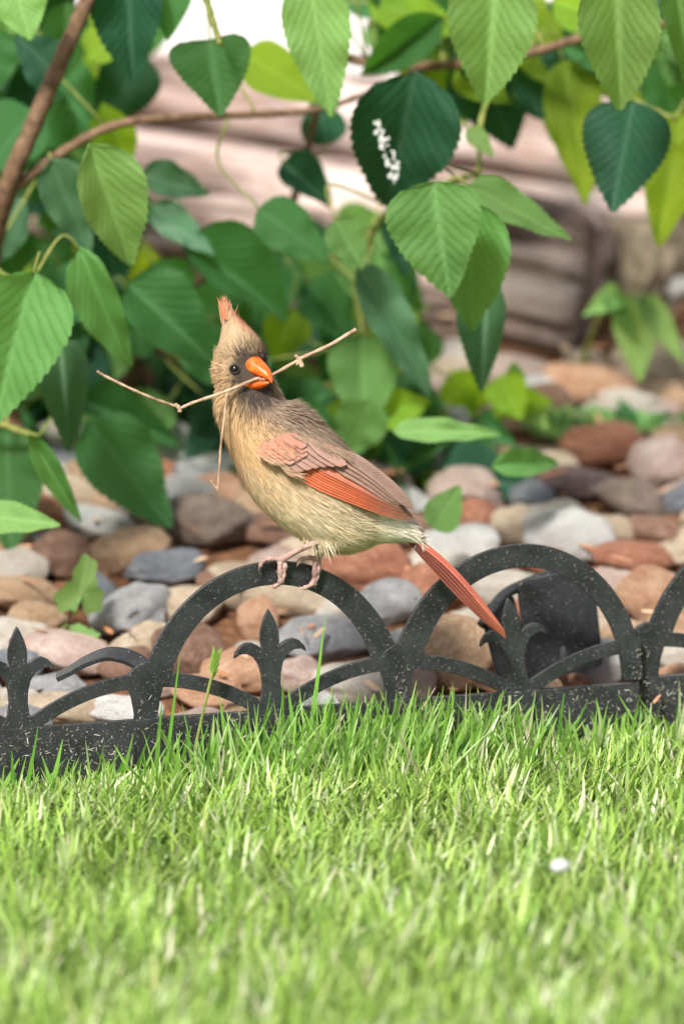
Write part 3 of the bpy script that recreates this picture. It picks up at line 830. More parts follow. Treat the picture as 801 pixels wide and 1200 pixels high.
class Plant:
    def __init__(s, name, loc, label, cat='shrub'):
        s.root = thing(name, loc, label, cat); s.nodes = []
    def stem(s, pts, r0, r1, mat=None, name='stem'):
        P = smooth_path([tuple(at(p[0], p[1], min(p[2], ground_at(p[0], p[1]).y + .003))) for p in pts], 8); n = len(P)
        V, F = tube(P, [r0+(r1-r0)*i/(n-1) + .0003*math.sin(i*2.1) for i in range(n)], 8)
        obj(name, mesh_from(name, V, F), mat or M_STEM, s.root); s.nodes += [Vector(p) for p in P]
    def leaf(s, b, t, hw, d, cls, d2=None, mesh=None, face=(0, 0), petiole=True, flip=1):
        d2 = d if d2 is None else d2
        d = min(d, ground_at(b[0], b[1]).y - .03); d2 = min(d2, ground_at(t[0], t[1]).y - .03)
        B = at(b[0], b[1], d); T = at(t[0], t[1], d2); ax = T-B; L = ax.length; yv = ax.normalized()
        n = Vector((face[0]+random.uniform(-.25, .25), -1, face[1]+.45+random.uniform(-.2, .2)))
        n = (n - yv*n.dot(yv)).normalized(); xv = yv.cross(n)
        W = 2*hw*S*(B-CAM).length/DIST*1.08
        M = Matrix((xv*W, yv*L, n*L*.9)).transposed().to_4x4(); M.translation = B
        me = LEAVES[mesh] if mesh is not None else random.choice(LEAVES)
        o = bpy.data.objects.new('leaf', me); COL.objects.link(o); o.parent = s.root; o.matrix_parent_inverse = parent_inv(s.root)
        o.matrix_basis = M
        o.material_slots[0].link = 'OBJECT'; o.material_slots[0].material = LM[cls]
        if petiole and s.nodes:
            q = min(s.nodes, key=lambda p: (p-B).length); dd = (q-B).length
            if dd < .06:
                m1 = B - yv*min(.03, dd*.5); P = smooth_path([tuple(B + yv*.002), tuple(m1.lerp(q, .25)), tuple(q)], 5)
                Vp, Fp = tube(P, [.0006+.0003*i/(len(P)-1) for i in range(len(P))], 5)
                p = bpy.data.objects.new('petiole', mesh_from('petiole', Vp, Fp)); COL.objects.link(p); p.data.materials.append(M_GSTEM)
                p.parent = o; p.matrix_parent_inverse = M.inverted()
        return o

sb = Plant('viburnum_shrub', ground_at(130, 600), 'leafy green shrub with toothed oval leaves arching over the stones and logs')
sb.stem([(116, -30, .27), (72, 70, .27), (38, 150, .27), (8, 225, .28), (-12, 330, .32), (10, 480, .38), (60, 600, .42)], .0042, .0068)
sb.stem([(4, 232, .28), (60, 187, .28), (130, 148, .29), (215, 137, .31), (300, 134, .33), (372, 128, .35), (430, 110, .38)], .0030, .0018, M_STEM)
sb.stem([(236, -20, .22), (248, 20, .22), (258, 52, .22)], .0020, .0016, M_GSTEM)
sb.stem([(80, 350, .4), (170, 395, .42), (250, 455, .44), (300, 520, .45)], .0050, .0036)
sb.stem([(130, 600, .47), (150, 480, .45), (170, 395, .42), (230, 330, .42), (330, 260, .42), (372, 128, .36)], .0055, .0020)
sb.stem([(460, 560, .40), (440, 440, .38), (418, 330, .36), (452, 250, .34), (520, 215, .32), (560, 205, .30)], .0034, .0014, M_GSTEM)
sb.stem([(372, 60, .40), (470, 78, .38), (600, 66, .35), (700, 40, .33), (830, 20, .33)], .0032, .0022)
sb.stem([(560, 205, .30), (566, 130, .32), (600, 66, .35)], .0014, .0018, M_GSTEM)
sb.stem([(-30, 300, .2), (20, 330, .2), (40, 325, .2)], .002, .0014, M_GSTEM)
sb.stem([(-40, 480, .25), (10, 500, .25), (45, 512, .25)], .002, .0014, M_GSTEM)
sb.stem([(700, 40, .33), (735, 110, .33), (790, 140, .33)], .0016, .0013, M_GSTEM)

#          base        tip      half-width depth class
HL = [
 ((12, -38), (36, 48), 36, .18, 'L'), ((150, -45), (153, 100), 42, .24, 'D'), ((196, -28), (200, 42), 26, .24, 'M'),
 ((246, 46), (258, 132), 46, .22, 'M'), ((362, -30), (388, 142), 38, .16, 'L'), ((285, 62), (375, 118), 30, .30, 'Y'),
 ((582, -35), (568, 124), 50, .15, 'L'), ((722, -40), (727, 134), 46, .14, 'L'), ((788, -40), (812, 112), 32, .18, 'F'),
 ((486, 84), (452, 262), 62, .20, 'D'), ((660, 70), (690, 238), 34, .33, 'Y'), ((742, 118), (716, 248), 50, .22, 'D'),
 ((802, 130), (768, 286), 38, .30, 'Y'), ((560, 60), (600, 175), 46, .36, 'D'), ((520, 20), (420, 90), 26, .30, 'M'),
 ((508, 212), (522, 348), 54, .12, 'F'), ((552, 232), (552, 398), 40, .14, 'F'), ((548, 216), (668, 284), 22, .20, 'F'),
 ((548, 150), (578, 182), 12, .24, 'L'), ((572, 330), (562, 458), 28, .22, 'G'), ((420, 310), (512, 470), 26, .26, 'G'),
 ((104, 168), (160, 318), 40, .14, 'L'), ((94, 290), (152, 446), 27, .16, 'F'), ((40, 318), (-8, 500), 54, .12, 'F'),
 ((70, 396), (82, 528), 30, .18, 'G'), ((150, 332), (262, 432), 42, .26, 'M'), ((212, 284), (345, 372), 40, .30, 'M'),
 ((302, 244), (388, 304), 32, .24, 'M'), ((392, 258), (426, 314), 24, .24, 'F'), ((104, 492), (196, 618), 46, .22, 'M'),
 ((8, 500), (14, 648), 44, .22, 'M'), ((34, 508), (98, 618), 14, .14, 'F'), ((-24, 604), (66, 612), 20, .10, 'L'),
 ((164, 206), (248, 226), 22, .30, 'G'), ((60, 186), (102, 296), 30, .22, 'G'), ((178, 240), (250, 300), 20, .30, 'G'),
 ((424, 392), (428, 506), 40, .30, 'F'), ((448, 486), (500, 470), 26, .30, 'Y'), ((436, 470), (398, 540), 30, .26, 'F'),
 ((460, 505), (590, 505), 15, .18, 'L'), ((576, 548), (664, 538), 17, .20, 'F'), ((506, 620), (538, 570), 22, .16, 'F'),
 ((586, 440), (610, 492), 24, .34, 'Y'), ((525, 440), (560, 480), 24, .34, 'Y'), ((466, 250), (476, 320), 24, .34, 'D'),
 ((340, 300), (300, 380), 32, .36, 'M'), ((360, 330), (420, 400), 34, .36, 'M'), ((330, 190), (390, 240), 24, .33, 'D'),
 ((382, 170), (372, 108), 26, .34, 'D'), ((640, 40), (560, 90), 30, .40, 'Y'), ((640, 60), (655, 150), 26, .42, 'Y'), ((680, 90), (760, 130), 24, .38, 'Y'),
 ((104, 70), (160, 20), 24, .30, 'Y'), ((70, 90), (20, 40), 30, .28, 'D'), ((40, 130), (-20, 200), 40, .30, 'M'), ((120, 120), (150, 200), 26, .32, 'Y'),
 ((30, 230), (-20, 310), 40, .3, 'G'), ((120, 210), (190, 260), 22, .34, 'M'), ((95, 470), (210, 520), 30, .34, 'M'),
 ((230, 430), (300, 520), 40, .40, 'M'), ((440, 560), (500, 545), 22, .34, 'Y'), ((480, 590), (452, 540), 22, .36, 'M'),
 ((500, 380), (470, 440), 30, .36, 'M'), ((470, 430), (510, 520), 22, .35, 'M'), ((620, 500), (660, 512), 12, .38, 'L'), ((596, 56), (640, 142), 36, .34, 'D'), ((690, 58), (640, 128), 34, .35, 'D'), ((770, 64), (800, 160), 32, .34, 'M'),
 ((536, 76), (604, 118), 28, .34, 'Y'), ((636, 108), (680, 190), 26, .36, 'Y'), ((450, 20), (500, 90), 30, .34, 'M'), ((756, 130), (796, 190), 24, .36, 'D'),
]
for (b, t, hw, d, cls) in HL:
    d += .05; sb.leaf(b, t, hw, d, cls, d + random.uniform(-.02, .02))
# the leaves deeper inside the shrub
def inside(x, y):
    if 170 < x < 370 and y < 70: return False
    if 150 < x < 352 and 96 < y < 300: return False
    if 380 < x < 470 and 20 < y < 112: return False
    if 535 < x < 740 and 120 < y < 420: return False
    return True
zones = [((-60, 270), (-60, 200), 46), ((-60, 300), (200, 520), 66), ((290, 480), (250, 500), 44), ((440, 840), (-60, 70), 46), ((330, 470), (-60, 60), 12), ((430, 520), (470, 590), 12)]
for (xa, xb), (ya, yb), n in zones:
    k = 0; tries = 0
    while k < n and tries < 2000:
        tries += 1
        x, y = random.uniform(xa, xb), random.uniform(ya, yb)
        a = random.gauss(math.pi/2, .8); L = random.uniform(70, 125)
        t = (x+math.cos(a)*L, y+math.sin(a)*L*.8)
        if not inside(x, y) or not inside(*t) or not inside((x+t[0])/2, (y+t[1])/2): continue
        if t[1] > 575: continue
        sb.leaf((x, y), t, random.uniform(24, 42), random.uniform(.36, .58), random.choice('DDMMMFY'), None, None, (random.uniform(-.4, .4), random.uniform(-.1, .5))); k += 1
# bird dropping on the dark leaf
r = []
dp = bmesh.new()
for i in range(46):
    t = random.random(); p = at(440+26*t+random.uniform(-7, 7), 140+72*t+random.uniform(-4, 4), .236)
    m_ = Matrix.Translation(p) @ Matrix.Diagonal((random.uniform(.0004, .0015), .0003, random.uniform(.0005, .0019), 1))
    bmesh.ops.create_icosphere(dp, subdivisions=2, radius=1, matrix=m_)
me = bpy.data.meshes.new('white_spatter'); dp.to_mesh(me); dp.free(); obj('white_spatter', me, M_PETAL, sb.root)

# small plants in the bed
pl = Plant('seedling', ground_at(682, 432), 'young drooping seedling on a bent stem in front of the stump', 'seedling')
pl.stem([(676, 446, .60), (690, 400, .53), (706, 366, .50), (738, 345, .48)], .0020, .0013, M_GSTEM)
for b, t, hw, c in (((728, 346), (690, 362), 16, 'L'), ((742, 346), (748, 446), 26, 'L'), ((752, 344), (800, 424), 15, 'L'), ((720, 350), (742, 392), 12, 'F')):
    pl.leaf(b, t, hw, .48, c, .46)
pl = Plant('ferny_sprig', ground_at(720, 505), 'low feathery green sprig lying over the stones', 'sprig')
pl.stem([(800, 505, .45), (740, 494, .46), (680, 492, .47), (622, 486, .48)], .0014, .0009, M_GSTEM)
for i in range(26):
    x = 622+i*7.2; sg = -1 if i % 2 else 1
    pl.leaf((x, 490+(x-622)*.06), (x-14+random.uniform(-8, 8), 490+sg*random.uniform(10, 24)), random.uniform(6, 10), .47, random.choice('FLM'), .46, None, (0, .3), False)
pl = Plant('bright_leaf_plant', ground_at(560, 510), 'cluster of yellow green leaves sprouting among the stones', 'plant')
pl.stem([(545, 520, .42), (560, 480, .42), (600, 455, .42)], .0016, .0010, M_GSTEM)
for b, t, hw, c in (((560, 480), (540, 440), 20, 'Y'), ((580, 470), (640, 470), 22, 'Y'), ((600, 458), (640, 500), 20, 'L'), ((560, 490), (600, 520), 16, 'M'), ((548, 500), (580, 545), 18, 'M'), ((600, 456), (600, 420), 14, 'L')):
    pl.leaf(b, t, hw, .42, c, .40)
# lobed vine leaf
pl = Plant('vine_seedling', ground_at(80, 760), 'small vine seedling with one lobed bright green leaf before the angular grey stone', 'seedling')
gy = ground_at(80, 760).y
pl.stem([(78, 765, gy), (80, 735, gy), (84, 712, gy-.005), (90, 690, gy-.006)], .0010, .0007, M_STEM)
def lobed_leaf():
    V = []; UV = []; F = []; N_ = 48
    V.append((0, .35, .02)); UV.append((.5, .3))
    for ring in (.5, 1.0):
        for k in range(N_):
            a = 2*math.pi*k/N_ - math.pi/2
            r = .42 + .12*math.cos(3*(a-math.pi/2)) + .035*math.cos(11*a) - .16*math.exp(-((a+math.pi/2)/.25)**2)
            V.append((r*ring*math.cos(a), .42+r*ring*math.sin(a)*1.12, .05*ring*math.sin(3*a)+.04*ring)); UV.append((.5+r*ring*math.cos(a)*.9, .42+r*ring*math.sin(a)))
    for k in range(N_):
        F.append((0, 1+k, 1+(k+1) % N_)); F.append((1+k, 1+N_+k, 1+N_+(k+1) % N_, 1+(k+1) % N_))
    me = mesh_from('leaf', V, F, True, None, UV); me.materials.append(LM['L']); return me
LEAVES.append(lobed_leaf())
pl.leaf((90, 718), (103, 652), 28, gy-.008, 'L', gy-.012, 6, (.2, 0))
pl.leaf((80, 742), (116, 745), 14, gy-.004, 'L', gy-.01, 6, (.0, .8))

# ------------------------------------------------------------------ the bird
FOOT = fence_pt(345, 655)
bird = thing('perched_bird', FOOT, 'tan crested songbird with orange bill and red wings holding a twig on the edging arch', 'bird')
def B(px, py, dp=0.0): return at(px, py, dp*S)
def loft_px(rings, seg=28):
    """rings: (px, py, depth_px, half-width in picture, half-depth); cross-section perpendicular to the spine"""
    R = smooth_path(rings, 5); V = []; F = []; n = len(R)
    for i, r in enumerate(R):
        a = R[max(0, i-1)]; b = R[min(n-1, i+1)]
        t = np.array([b[0]-a[0], b[1]-a[1]]); t = t/(np.linalg.norm(t)+1e-9); perp = (-t[1], t[0])
        for k in range(seg):
            th = 2*math.pi*k/seg
            V.append(B(r[0]+perp[0]*r[3]*math.cos(th), r[1]+perp[1]*r[3]*math.cos(th), r[2]+r[4]*math.sin(th)))
    for i in range(n-1):
        for k in range(seg): F.append((i*seg+k, i*seg+(k+1) % seg, (i+1)*seg+(k+1) % seg, (i+1)*seg+k))
    F.append(tuple(range(seg))[::-1]); F.append(tuple(range((n-1)*seg, n*seg)))
    return V, F
SPINE = [(285, 436, 0, 30, 32), (288, 462, 0, 36, 36), (297, 490, 0, 41, 43), (318, 516, 0, 53, 52), (346, 549, 0, 61, 58), (379, 580, 0, 59, 56), (409, 602, 0, 50, 46), (444, 611, 0, 29, 29), (474, 621, 0, 16, 17), (490, 632, 0, 6, 7)]
CREST = [(283, 440, 0, 27, 28), (281, 418, 1, 31, 31), (279, 403, 3, 26, 28), (274, 387, 7, 17, 17), (268, 371, 11, 8.5, 8.5), (264, 357, 14, 3.2, 3.5), (262, 349, 15, .8, .8)]
HEADC = B(282, 433, 0)
def build_body():
    V = []; F = []
    for rings in (SPINE, CREST):
        v, f = loft_px(rings); o = len(V); V += v; F += [tuple(i+o for i in q) for q in f]
    # head ellipsoid, thighs
    def ellipsoid(c, rx, ry, rz, rot=0):
        bm = bmesh.new(); bmesh.ops.create_uvsphere(bm, u_segments=28, v_segments=18, radius=1)
        o = len(V); R = Matrix.Rotation(rot, 3, 'Y')
        for v in bm.verts: V.append(c + R @ Vector((v.co.x*rx, v.co.y*ry, v.co.z*rz)))
        for q in bm.faces: F.append(tuple(l.index+o for l in q.verts))
        bm.free()
    ellipsoid(B(281, 434, 0), 32.5*S, 33*S, 33*S)
    ellipsoid(B(295, 446, -16), 17*S, 17*S, 19*S)           # muzzle the bill grows from
    ellipsoid(B(380, 618, -20), 22*S, 14*S, 24*S, -.5)      # near thigh
    ellipsoid(B(384, 618, 20), 22*S, 14*S, 24*S, -.5)
    me = mesh_from('body', V, F)
    o = bpy.data.objects.new('tmp', me); COL.objects.link(o)
    m = o.modifiers.new('r', 'REMESH'); m.mode = 'VOXEL'; m.voxel_size = .0011; m.use_smooth_shade = True
    s = o.modifiers.new('s', 'SMOOTH'); s.factor = .5; s.iterations = 7
    bpy.context.view_layer.update(); me2 = to_mesh_mod(o); me2.name = 'body'
    bpy.data.objects.remove(o); return me2
bme = build_body()
bvs = [v.co.copy() for v in bme.vertices]; bfs = [tuple(p.vertices) for p in bme.polygons]
BVH = BVHTree.FromPolygons(bvs, bfs)

def sstep(a, b, x):
    t = np.clip((x-a)/(b-a), 0, 1); return t*t*(3-2*t)
SP = np.array([r[:2] for r in smooth_path([r for r in SPINE], 6)]); SW = np.array([r[3] for r in smooth_path(SPINE, 6)])
ST_ = np.gradient(SP, axis=0); ST_ /= np.linalg.norm(ST_, axis=1)[:, None]
def to_px(P):
    P = np.asarray(P); v = P - np.array(CAM); t = v @ np.array(FWD)
    return 400.5 + v[:, 0]/t*DIST/S, 600 - (v @ np.array(UPV))/t*DIST/S, P[:, 1]/S
BEAKB = np.array([297., 437., -22.])
def plume_color(P, jitter=None):
    x, y, d = to_px(P); n = len(x)
    nz = np.array([noise.noise((float(a)*.05, float(b)*.05, float(c)*.05)) for a, b, c in zip(x, y, d)])
    D2 = (x[:, None]-SP[None, :, 0])**2 + (y[:, None]-SP[None, :, 1])**2
    k = D2.argmin(1); tx, ty = ST_[k, 0], ST_[k, 1]
    q = ((x-SP[k, 0])*ty - (y-SP[k, 1])*tx)/SW[k]              # +1 along the back, -1 along the breast
    q = q + nz*.18
    L = lambda *c: np.array(lin(c))[None, :]
    back = L(150, 128, 106); buff = L(204, 168, 118); flank = L(214, 196, 164); cream = L(236, 218, 184); vent = L(244, 236, 220)
    dn = sstep(520, 620, y + nz*18)[:, None]
    vent_w = sstep(425, 455, x)[:, None]
    breast = buff*(1-dn) + cream*dn
    mid = L(184, 150, 106)*(1-dn) + flank*dn
    wb = sstep(.05, .5, q)[:, None]; wv = sstep(-.05, -.55, q)[:, None]
    c = mid*(1-wv) + breast*wv; c = c*(1-wb) + back*wb
    wb2 = sstep(.45, .9, q)[:, None]; c = c*(1-vent_w) + (vent*(1-.6*wb2)+back*.6*wb2)*vent_w
    # head
    hw = sstep(486, 458, y + nz*10)[:, None]
    crown = L(172, 146, 112); cheek = L(190, 156, 112)
    hc = cheek + (crown-cheek)*sstep(438, 408, y)[:, None]
    nape = sstep(296, 318, x)[:, None]*sstep(440, 470, y)[:, None]
    hc = hc*(1-nape) + back*nape
    c = c*(1-hw) + hc*hw
    # dark mask round the bill, lores and chin
    bd = np.sqrt(((x-298)/1.0)**2 + ((y-438)/1.15)**2 + ((d+24)/1.3)**2)
    mk = sstep(34, 19, bd + nz*6)[:, None]
    lore = np.exp(-(((x-279)/15)**2 + ((y-433)/10)**2))[:, None]*sstep(0, -10, d)[:, None]
    chin = np.exp(-(((x-298)/15)**2 + ((y-463)/14)**2))[:, None]*sstep(10, -5, d)[:, None]
    mk = np.clip(mk*.95 + lore*.9 + chin*.95, 0, .93)
    c = c*(1-mk) + L(58, 52, 51)*mk
    red = sstep(380, 357, y + (264-x)*.6)[:, None]
    c = c*(1-red*.85) + L(222, 116, 76)*red*.85
    g_ = c.mean(1)[:, None]; return c*.88 + g_*.12
bc = plume_color(np.array([tuple(v) for v in bvs]))
ca = bme.color_attributes.new('Col', 'FLOAT_COLOR', 'POINT'); a4 = np.ones((len(bvs), 4), np.float32); a4[:, :3] = bc; ca.data.foreach_set('color', a4.ravel())
obj('body', bme, M_SKINB, bird)

def plumage(N, lmin, lmax, wmin, wmax, lift):
    tri = []; 
    V = np.array([tuple(v) for v in bvs]); Fq = np.array([f if len(f) == 4 else f+(f[-1],) for f in bfs])
    A = np.linalg.norm(np.cross(V[Fq[:, 2]]-V[Fq[:, 0]], V[Fq[:, 3]]-V[Fq[:, 1]]), axis=1)*.5 + 1e-12
    f = rng.choice(len(Fq), N, p=A/A.sum()); a, b = rng.random(N)[:, None], rng.random(N)[:, None]
    q = Fq[f]; P = (V[q[:, 0]]*(1-a)+V[q[:, 1]]*a)*(1-b) + (V[q[:, 3]]*(1-a)+V[q[:, 2]]*a)*b
    n = np.cross(V[q[:, 2]]-V[q[:, 0]], V[q[:, 3]]-V[q[:, 1]]); n /= np.linalg.norm(n, axis=1)[:, None]+1e-12
    x, y, d = to_px(P)
    k = ((x[:, None]-SP[None, :, 0])**2 + (y[:, None]-SP[None, :, 1])**2).argmin(1)
    flow = np.stack([ST_[k, 0], np.zeros(N), -ST_[k, 1]], 1)
    # belly feathers droop less steeply, head feathers run away from the bill and up the crest
    bb = np.stack([x, y, d], 1)-BEAKB; bb /= np.linalg.norm(bb, axis=1)[:, None]+1e-9
    hf = np.stack([bb[:, 0], bb[:, 2], -bb[:, 1]], 1)
    up = sstep(425, 395, y)[:, None]; hf = hf*(1-up) + np.array([[-.27, .2, 1.0]])*up
    w_ = sstep(492, 455, y)[:, None]
    flow = flow*(1-w_) + hf*w_ + rng.normal(0, .13, (N, 3))
    flow -= n*(flow*n).sum(1)[:, None]; flow /= np.linalg.norm(flow, axis=1)[:, None]+1e-9
    head = sstep(485, 450, y)
    L = rng.uniform(lmin, lmax, N)*(1-.38*head)
    bill = np.sqrt(((x-300))**2 + (y-438)**2 + ((d+26))**2)
    L *= np.clip((bill-6)/26, .45, 1)
    near_eye = np.minimum(np.hypot(x-275, y-432), 99); L *= np.where((near_eye < 10) & (d < 0), .4, 1)
    crestw = sstep(395, 375, y); L *= (1+.9*crestw)*(1-.75*sstep(372, 356, y))
    neck = np.exp(-((y-468)/22)**2)*sstep(285, 305, x) + .5*np.exp(-((y-462)/20)**2) + .5*sstep(45, 30, bill)
    c = plume_color(P)*(.96+rng.normal(0, .16, N)).clip(.55, 1.4)[:, None]
    tip = c*1.12 + .012
    ok = (bill > 15)
    return [z[ok] for z in (P - n*.0004, flow, n, L, rng.uniform(wmin, wmax, N)*(1-.3*head), rng.uniform(lift*.4, lift, N)+.38*neck.clip(0, 1), rng.uniform(-.16, .02, N), c, tip)]
P, fl_, n, L, W, li, cu_, c, tip = plumage(34000, .0055, .0105, .00045, .0010, .20)
V1, F1, C1 = strands(P, fl_, n, L, W, li, cu_, c, 4, .12, tip)
# loose belly tuft over the legs and long crest feathers
tr, td, tn, tl, tc = [], [], [], [], []
for i in range(280):
    t = random.random(); p = B(352+50*t+random.uniform(-4, 4), 630+6*math.sin(t*3)+random.uniform(-4, 4), random.uniform(-34, 20))
    tr.append(tuple(p)); v = Vector((random.uniform(-.1, .75), random.uniform(-.25, .25), -1)).normalized(); td.append(tuple(v)); tn.append((0, -1, 0)); tl.append(random.uniform(.004, .0105)*(1 if .25 < t < .8 else .6)); tc.append(lin(random.choice([(214, 198, 168), (196, 174, 142), (226, 214, 190)])))
for i in range(34):
    t = random.random(); p = B(260+16*t, 382+random.uniform(-8, 8), random.uniform(-6, 14))
    v = (B(random.choice([262, 262, 263, 254])+random.uniform(-1, 1), 345+random.uniform(0, 5)+(4 if i % 4 == 3 else 0), 14) - p); tr.append(tuple(p)); td.append(tuple(v.normalized())); tn.append((0, -1, .1)); tl.append(v.length*random.uniform(.55, 1.0))
    tc.append(lin(random.choice([(226, 120, 84), (214, 108, 72), (196, 150, 116), (180, 146, 112)])))
m = len(tr)
V3, F3, C3 = strands(np.array(tr), np.array(td), np.array(tn), np.array(tl), np.concatenate([rng.uniform(.0003, .0006, m-34), rng.uniform(.0006, .0013, 34)]), np.zeros(m), rng.uniform(-.15, .15, m), np.array(tc), 4, .1)
F3 = F3+len(V1)
po = obj('plumage', big_mesh('plumage', np.concatenate([V1, V3]), np.concatenate([F1, F3]), np.concatenate([C1, C3])), M_PLUME, bird); po['kind'] = 'stuff'

def feather(name, path, wpx, cin, cedge, ctip, parent, nrm, tipsharp=1.0, ns=14, nc=6, ridge=.0003, tilt=0.0, dark=.45):
    """path: list of world points (base..tip); vane with paler or darker edges"""
    P = smooth_path([tuple(p) for p in path], max(2, ns//(len(path)-1))); V = []; F = []; C = []; UVs = []; n = len(P); jv = random.uniform(.88, 1.1)
    for i, p in enumerate(P):
        t = i/(n-1); p = Vector(p); tg = (Vector(P[min(n-1, i+1)])-Vector(P[max(0, i-1)])).normalized()
        nn = (nrm(t) - tg*nrm(t).dot(tg)).normalized(); sd = tg.cross(nn); 
        wv = wpx*S*.5*min(1, .45+2.2*t)*(max(0, 1-max(0, (t-.72)/.28)**(2.2*tipsharp)))**.8 + .00006
        for k in range(-nc, nc+1):
            u = k/nc
            V.append(p + sd*wv*u + nn*(ridge*(1-u*u) + tilt*u*wv))
            e = abs(u)**1.7
            c = [a*(1-e)+b*e for a, b in zip(cin, cedge)]
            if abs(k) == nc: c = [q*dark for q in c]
            tt = max(0, (t-.6)/.4); c = [a*(1-tt)+b*tt for a, b in zip(c, ctip)]
            C.append([q*jv for q in c]); UVs.append((u, t))
    w_ = 2*nc+1
    for i in range(n-1):
        for k in range(w_-1): F.append((i*w_+k, i*w_+k+1, (i+1)*w_+k+1, (i+1)*w_+k))
    return obj(name, mesh_from(name, V, F, True, C, UVs), M_FEATHER, parent)

def wing(side):
    def hit(px, py):
        if side < 0:
            d = ray(px, py).normalized(); h = BVH.ray_cast(CAM, d)[0]
            if h is not None: return h
            return B(px, py, -14)
        c = B(px, py, 0); h = BVH.ray_cast(c + Vector((0, .2, 0)), Vector((0, -1, 0)))[0]
        return h if h is not None else B(px, py, 14)
    def depth_at(px, py):
        h = hit(px, py).y/S
        lim = np.interp(px, [300, 340, 400, 440, 490], [44, 54, 52, 40, 20])     # keep the folded wing flat over the hollow of the rump
        return -max(-h, lim*.0 + lim) if side < 0 else max(h, lim)
    def pt(px, py, off):
        dd = depth_at(px, py); return B(px, py, dd + (off if side > 0 else -off))
    nr0 = Vector((.10, side, .35)).normalized()
    # wing base: a padded lens under the feathers
    V = []; F = []; C = []
    top = [(303, 512), (330, 506), (372, 517), (410, 533), (450, 566), (483, 604)]; bot = [(304, 532), (328, 549), (352, 556), (392, 577), (440, 594), (482, 609)]
    T = smooth_path(top, 5); Bt = smooth_path(bot, 5); n = len(T); m = 8
    for i in range(n):
        for j in range(m+1):
            u = j/m; x, y = T[i]*(1-u)+Bt[i]*u; bulge = 3.2*math.sin(math.pi*u)*math.sin(math.pi*min(1, .15+i/(n-1)*.85))
            V.append(pt(x, y, bulge-1.5)); C.append(lin((164, 124, 106)))
    for i in range(n-1):
        for j in range(m): F.append((i*(m+1)+j, i*(m+1)+j+1, (i+1)*(m+1)+j+1, (i+1)*(m+1)+j))
    wg = obj('wing', mesh_from('wing', V, F, True, C), M_SKINB, bird); wg['label'] = 'folded wing with orange red flight feathers'
    def fpath(a, b, off0, off1, sag=0.0, n=4):
        out = []
        for i in range(n):
            t = i/(n-1); x = a[0]+(b[0]-a[0])*t; y = a[1]+(b[1]-a[1])*t + sag*math.sin(math.pi*t)
            out.append(pt(x, y, off0+(off1-off0)*t))
        return out
    nf = lambda t: nr0
    O = lambda *c: lin(c)
    # flight feathers, lowest first
    for i in range(8):
        t = i/7
        a = (340+16*t, 555-17*t); b = (483-14*t, 611-16*t)
        cin = O(220, 122, 84) if i < 7 else O(196, 120, 96); ce = O(204, 100, 68) if i < 7 else O(180, 108, 88)
        feather('flight_feather', fpath(a, b, 2.5+i*.9, 2.5+i*.9, 3.5*(1-t)-1), 9.5, cin, ce, O(150, 112, 96), wg, nf, .8, tilt=.12, dark=.25)
    # tertials
    for i in range(4):
        t = i/3
        a = (384+8*t, 540-14*t); b = (470+16*t, 594+4*t-2) if i < 3 else (485, 598)
        feather('tertial', fpath(a, b, 9+i*1.0, 8.5+i*.8, -3-1.5*i), 15, O(142, 116, 106), O(176, 138, 124) if i != 3 else O(168, 140, 126), O(146, 118, 106), wg, nf, 1.0, tilt=.15)
    # greater coverts
    for i in range(7):
        t = i/6
        a = (322+40*t, 528-12*t); b = (346+60*t, 556-11*t-4*math.sin(math.pi*t))
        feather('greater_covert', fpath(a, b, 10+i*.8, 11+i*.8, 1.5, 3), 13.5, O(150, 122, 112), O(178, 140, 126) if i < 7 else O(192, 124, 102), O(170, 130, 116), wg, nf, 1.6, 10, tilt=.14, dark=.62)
    # lesser coverts
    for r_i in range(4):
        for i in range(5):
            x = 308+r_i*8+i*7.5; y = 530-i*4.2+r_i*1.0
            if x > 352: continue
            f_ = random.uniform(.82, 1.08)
            feather('lesser_covert', fpath((x-6, y-5), (x+13, y+9), 10+r_i*.5+i*.9, 13+r_i*.6+i*.9, 1, 3), 12, *[tuple(q*f_ for q in cc) for cc in (O(198, 134, 112), O(192, 138, 118), O(186, 146, 130))], wg, nf, 1.6, 8, tilt=.12, dark=.62)  # darkened edges put shading between the overlapping feathers into the colour
wing(-1); wing(1)
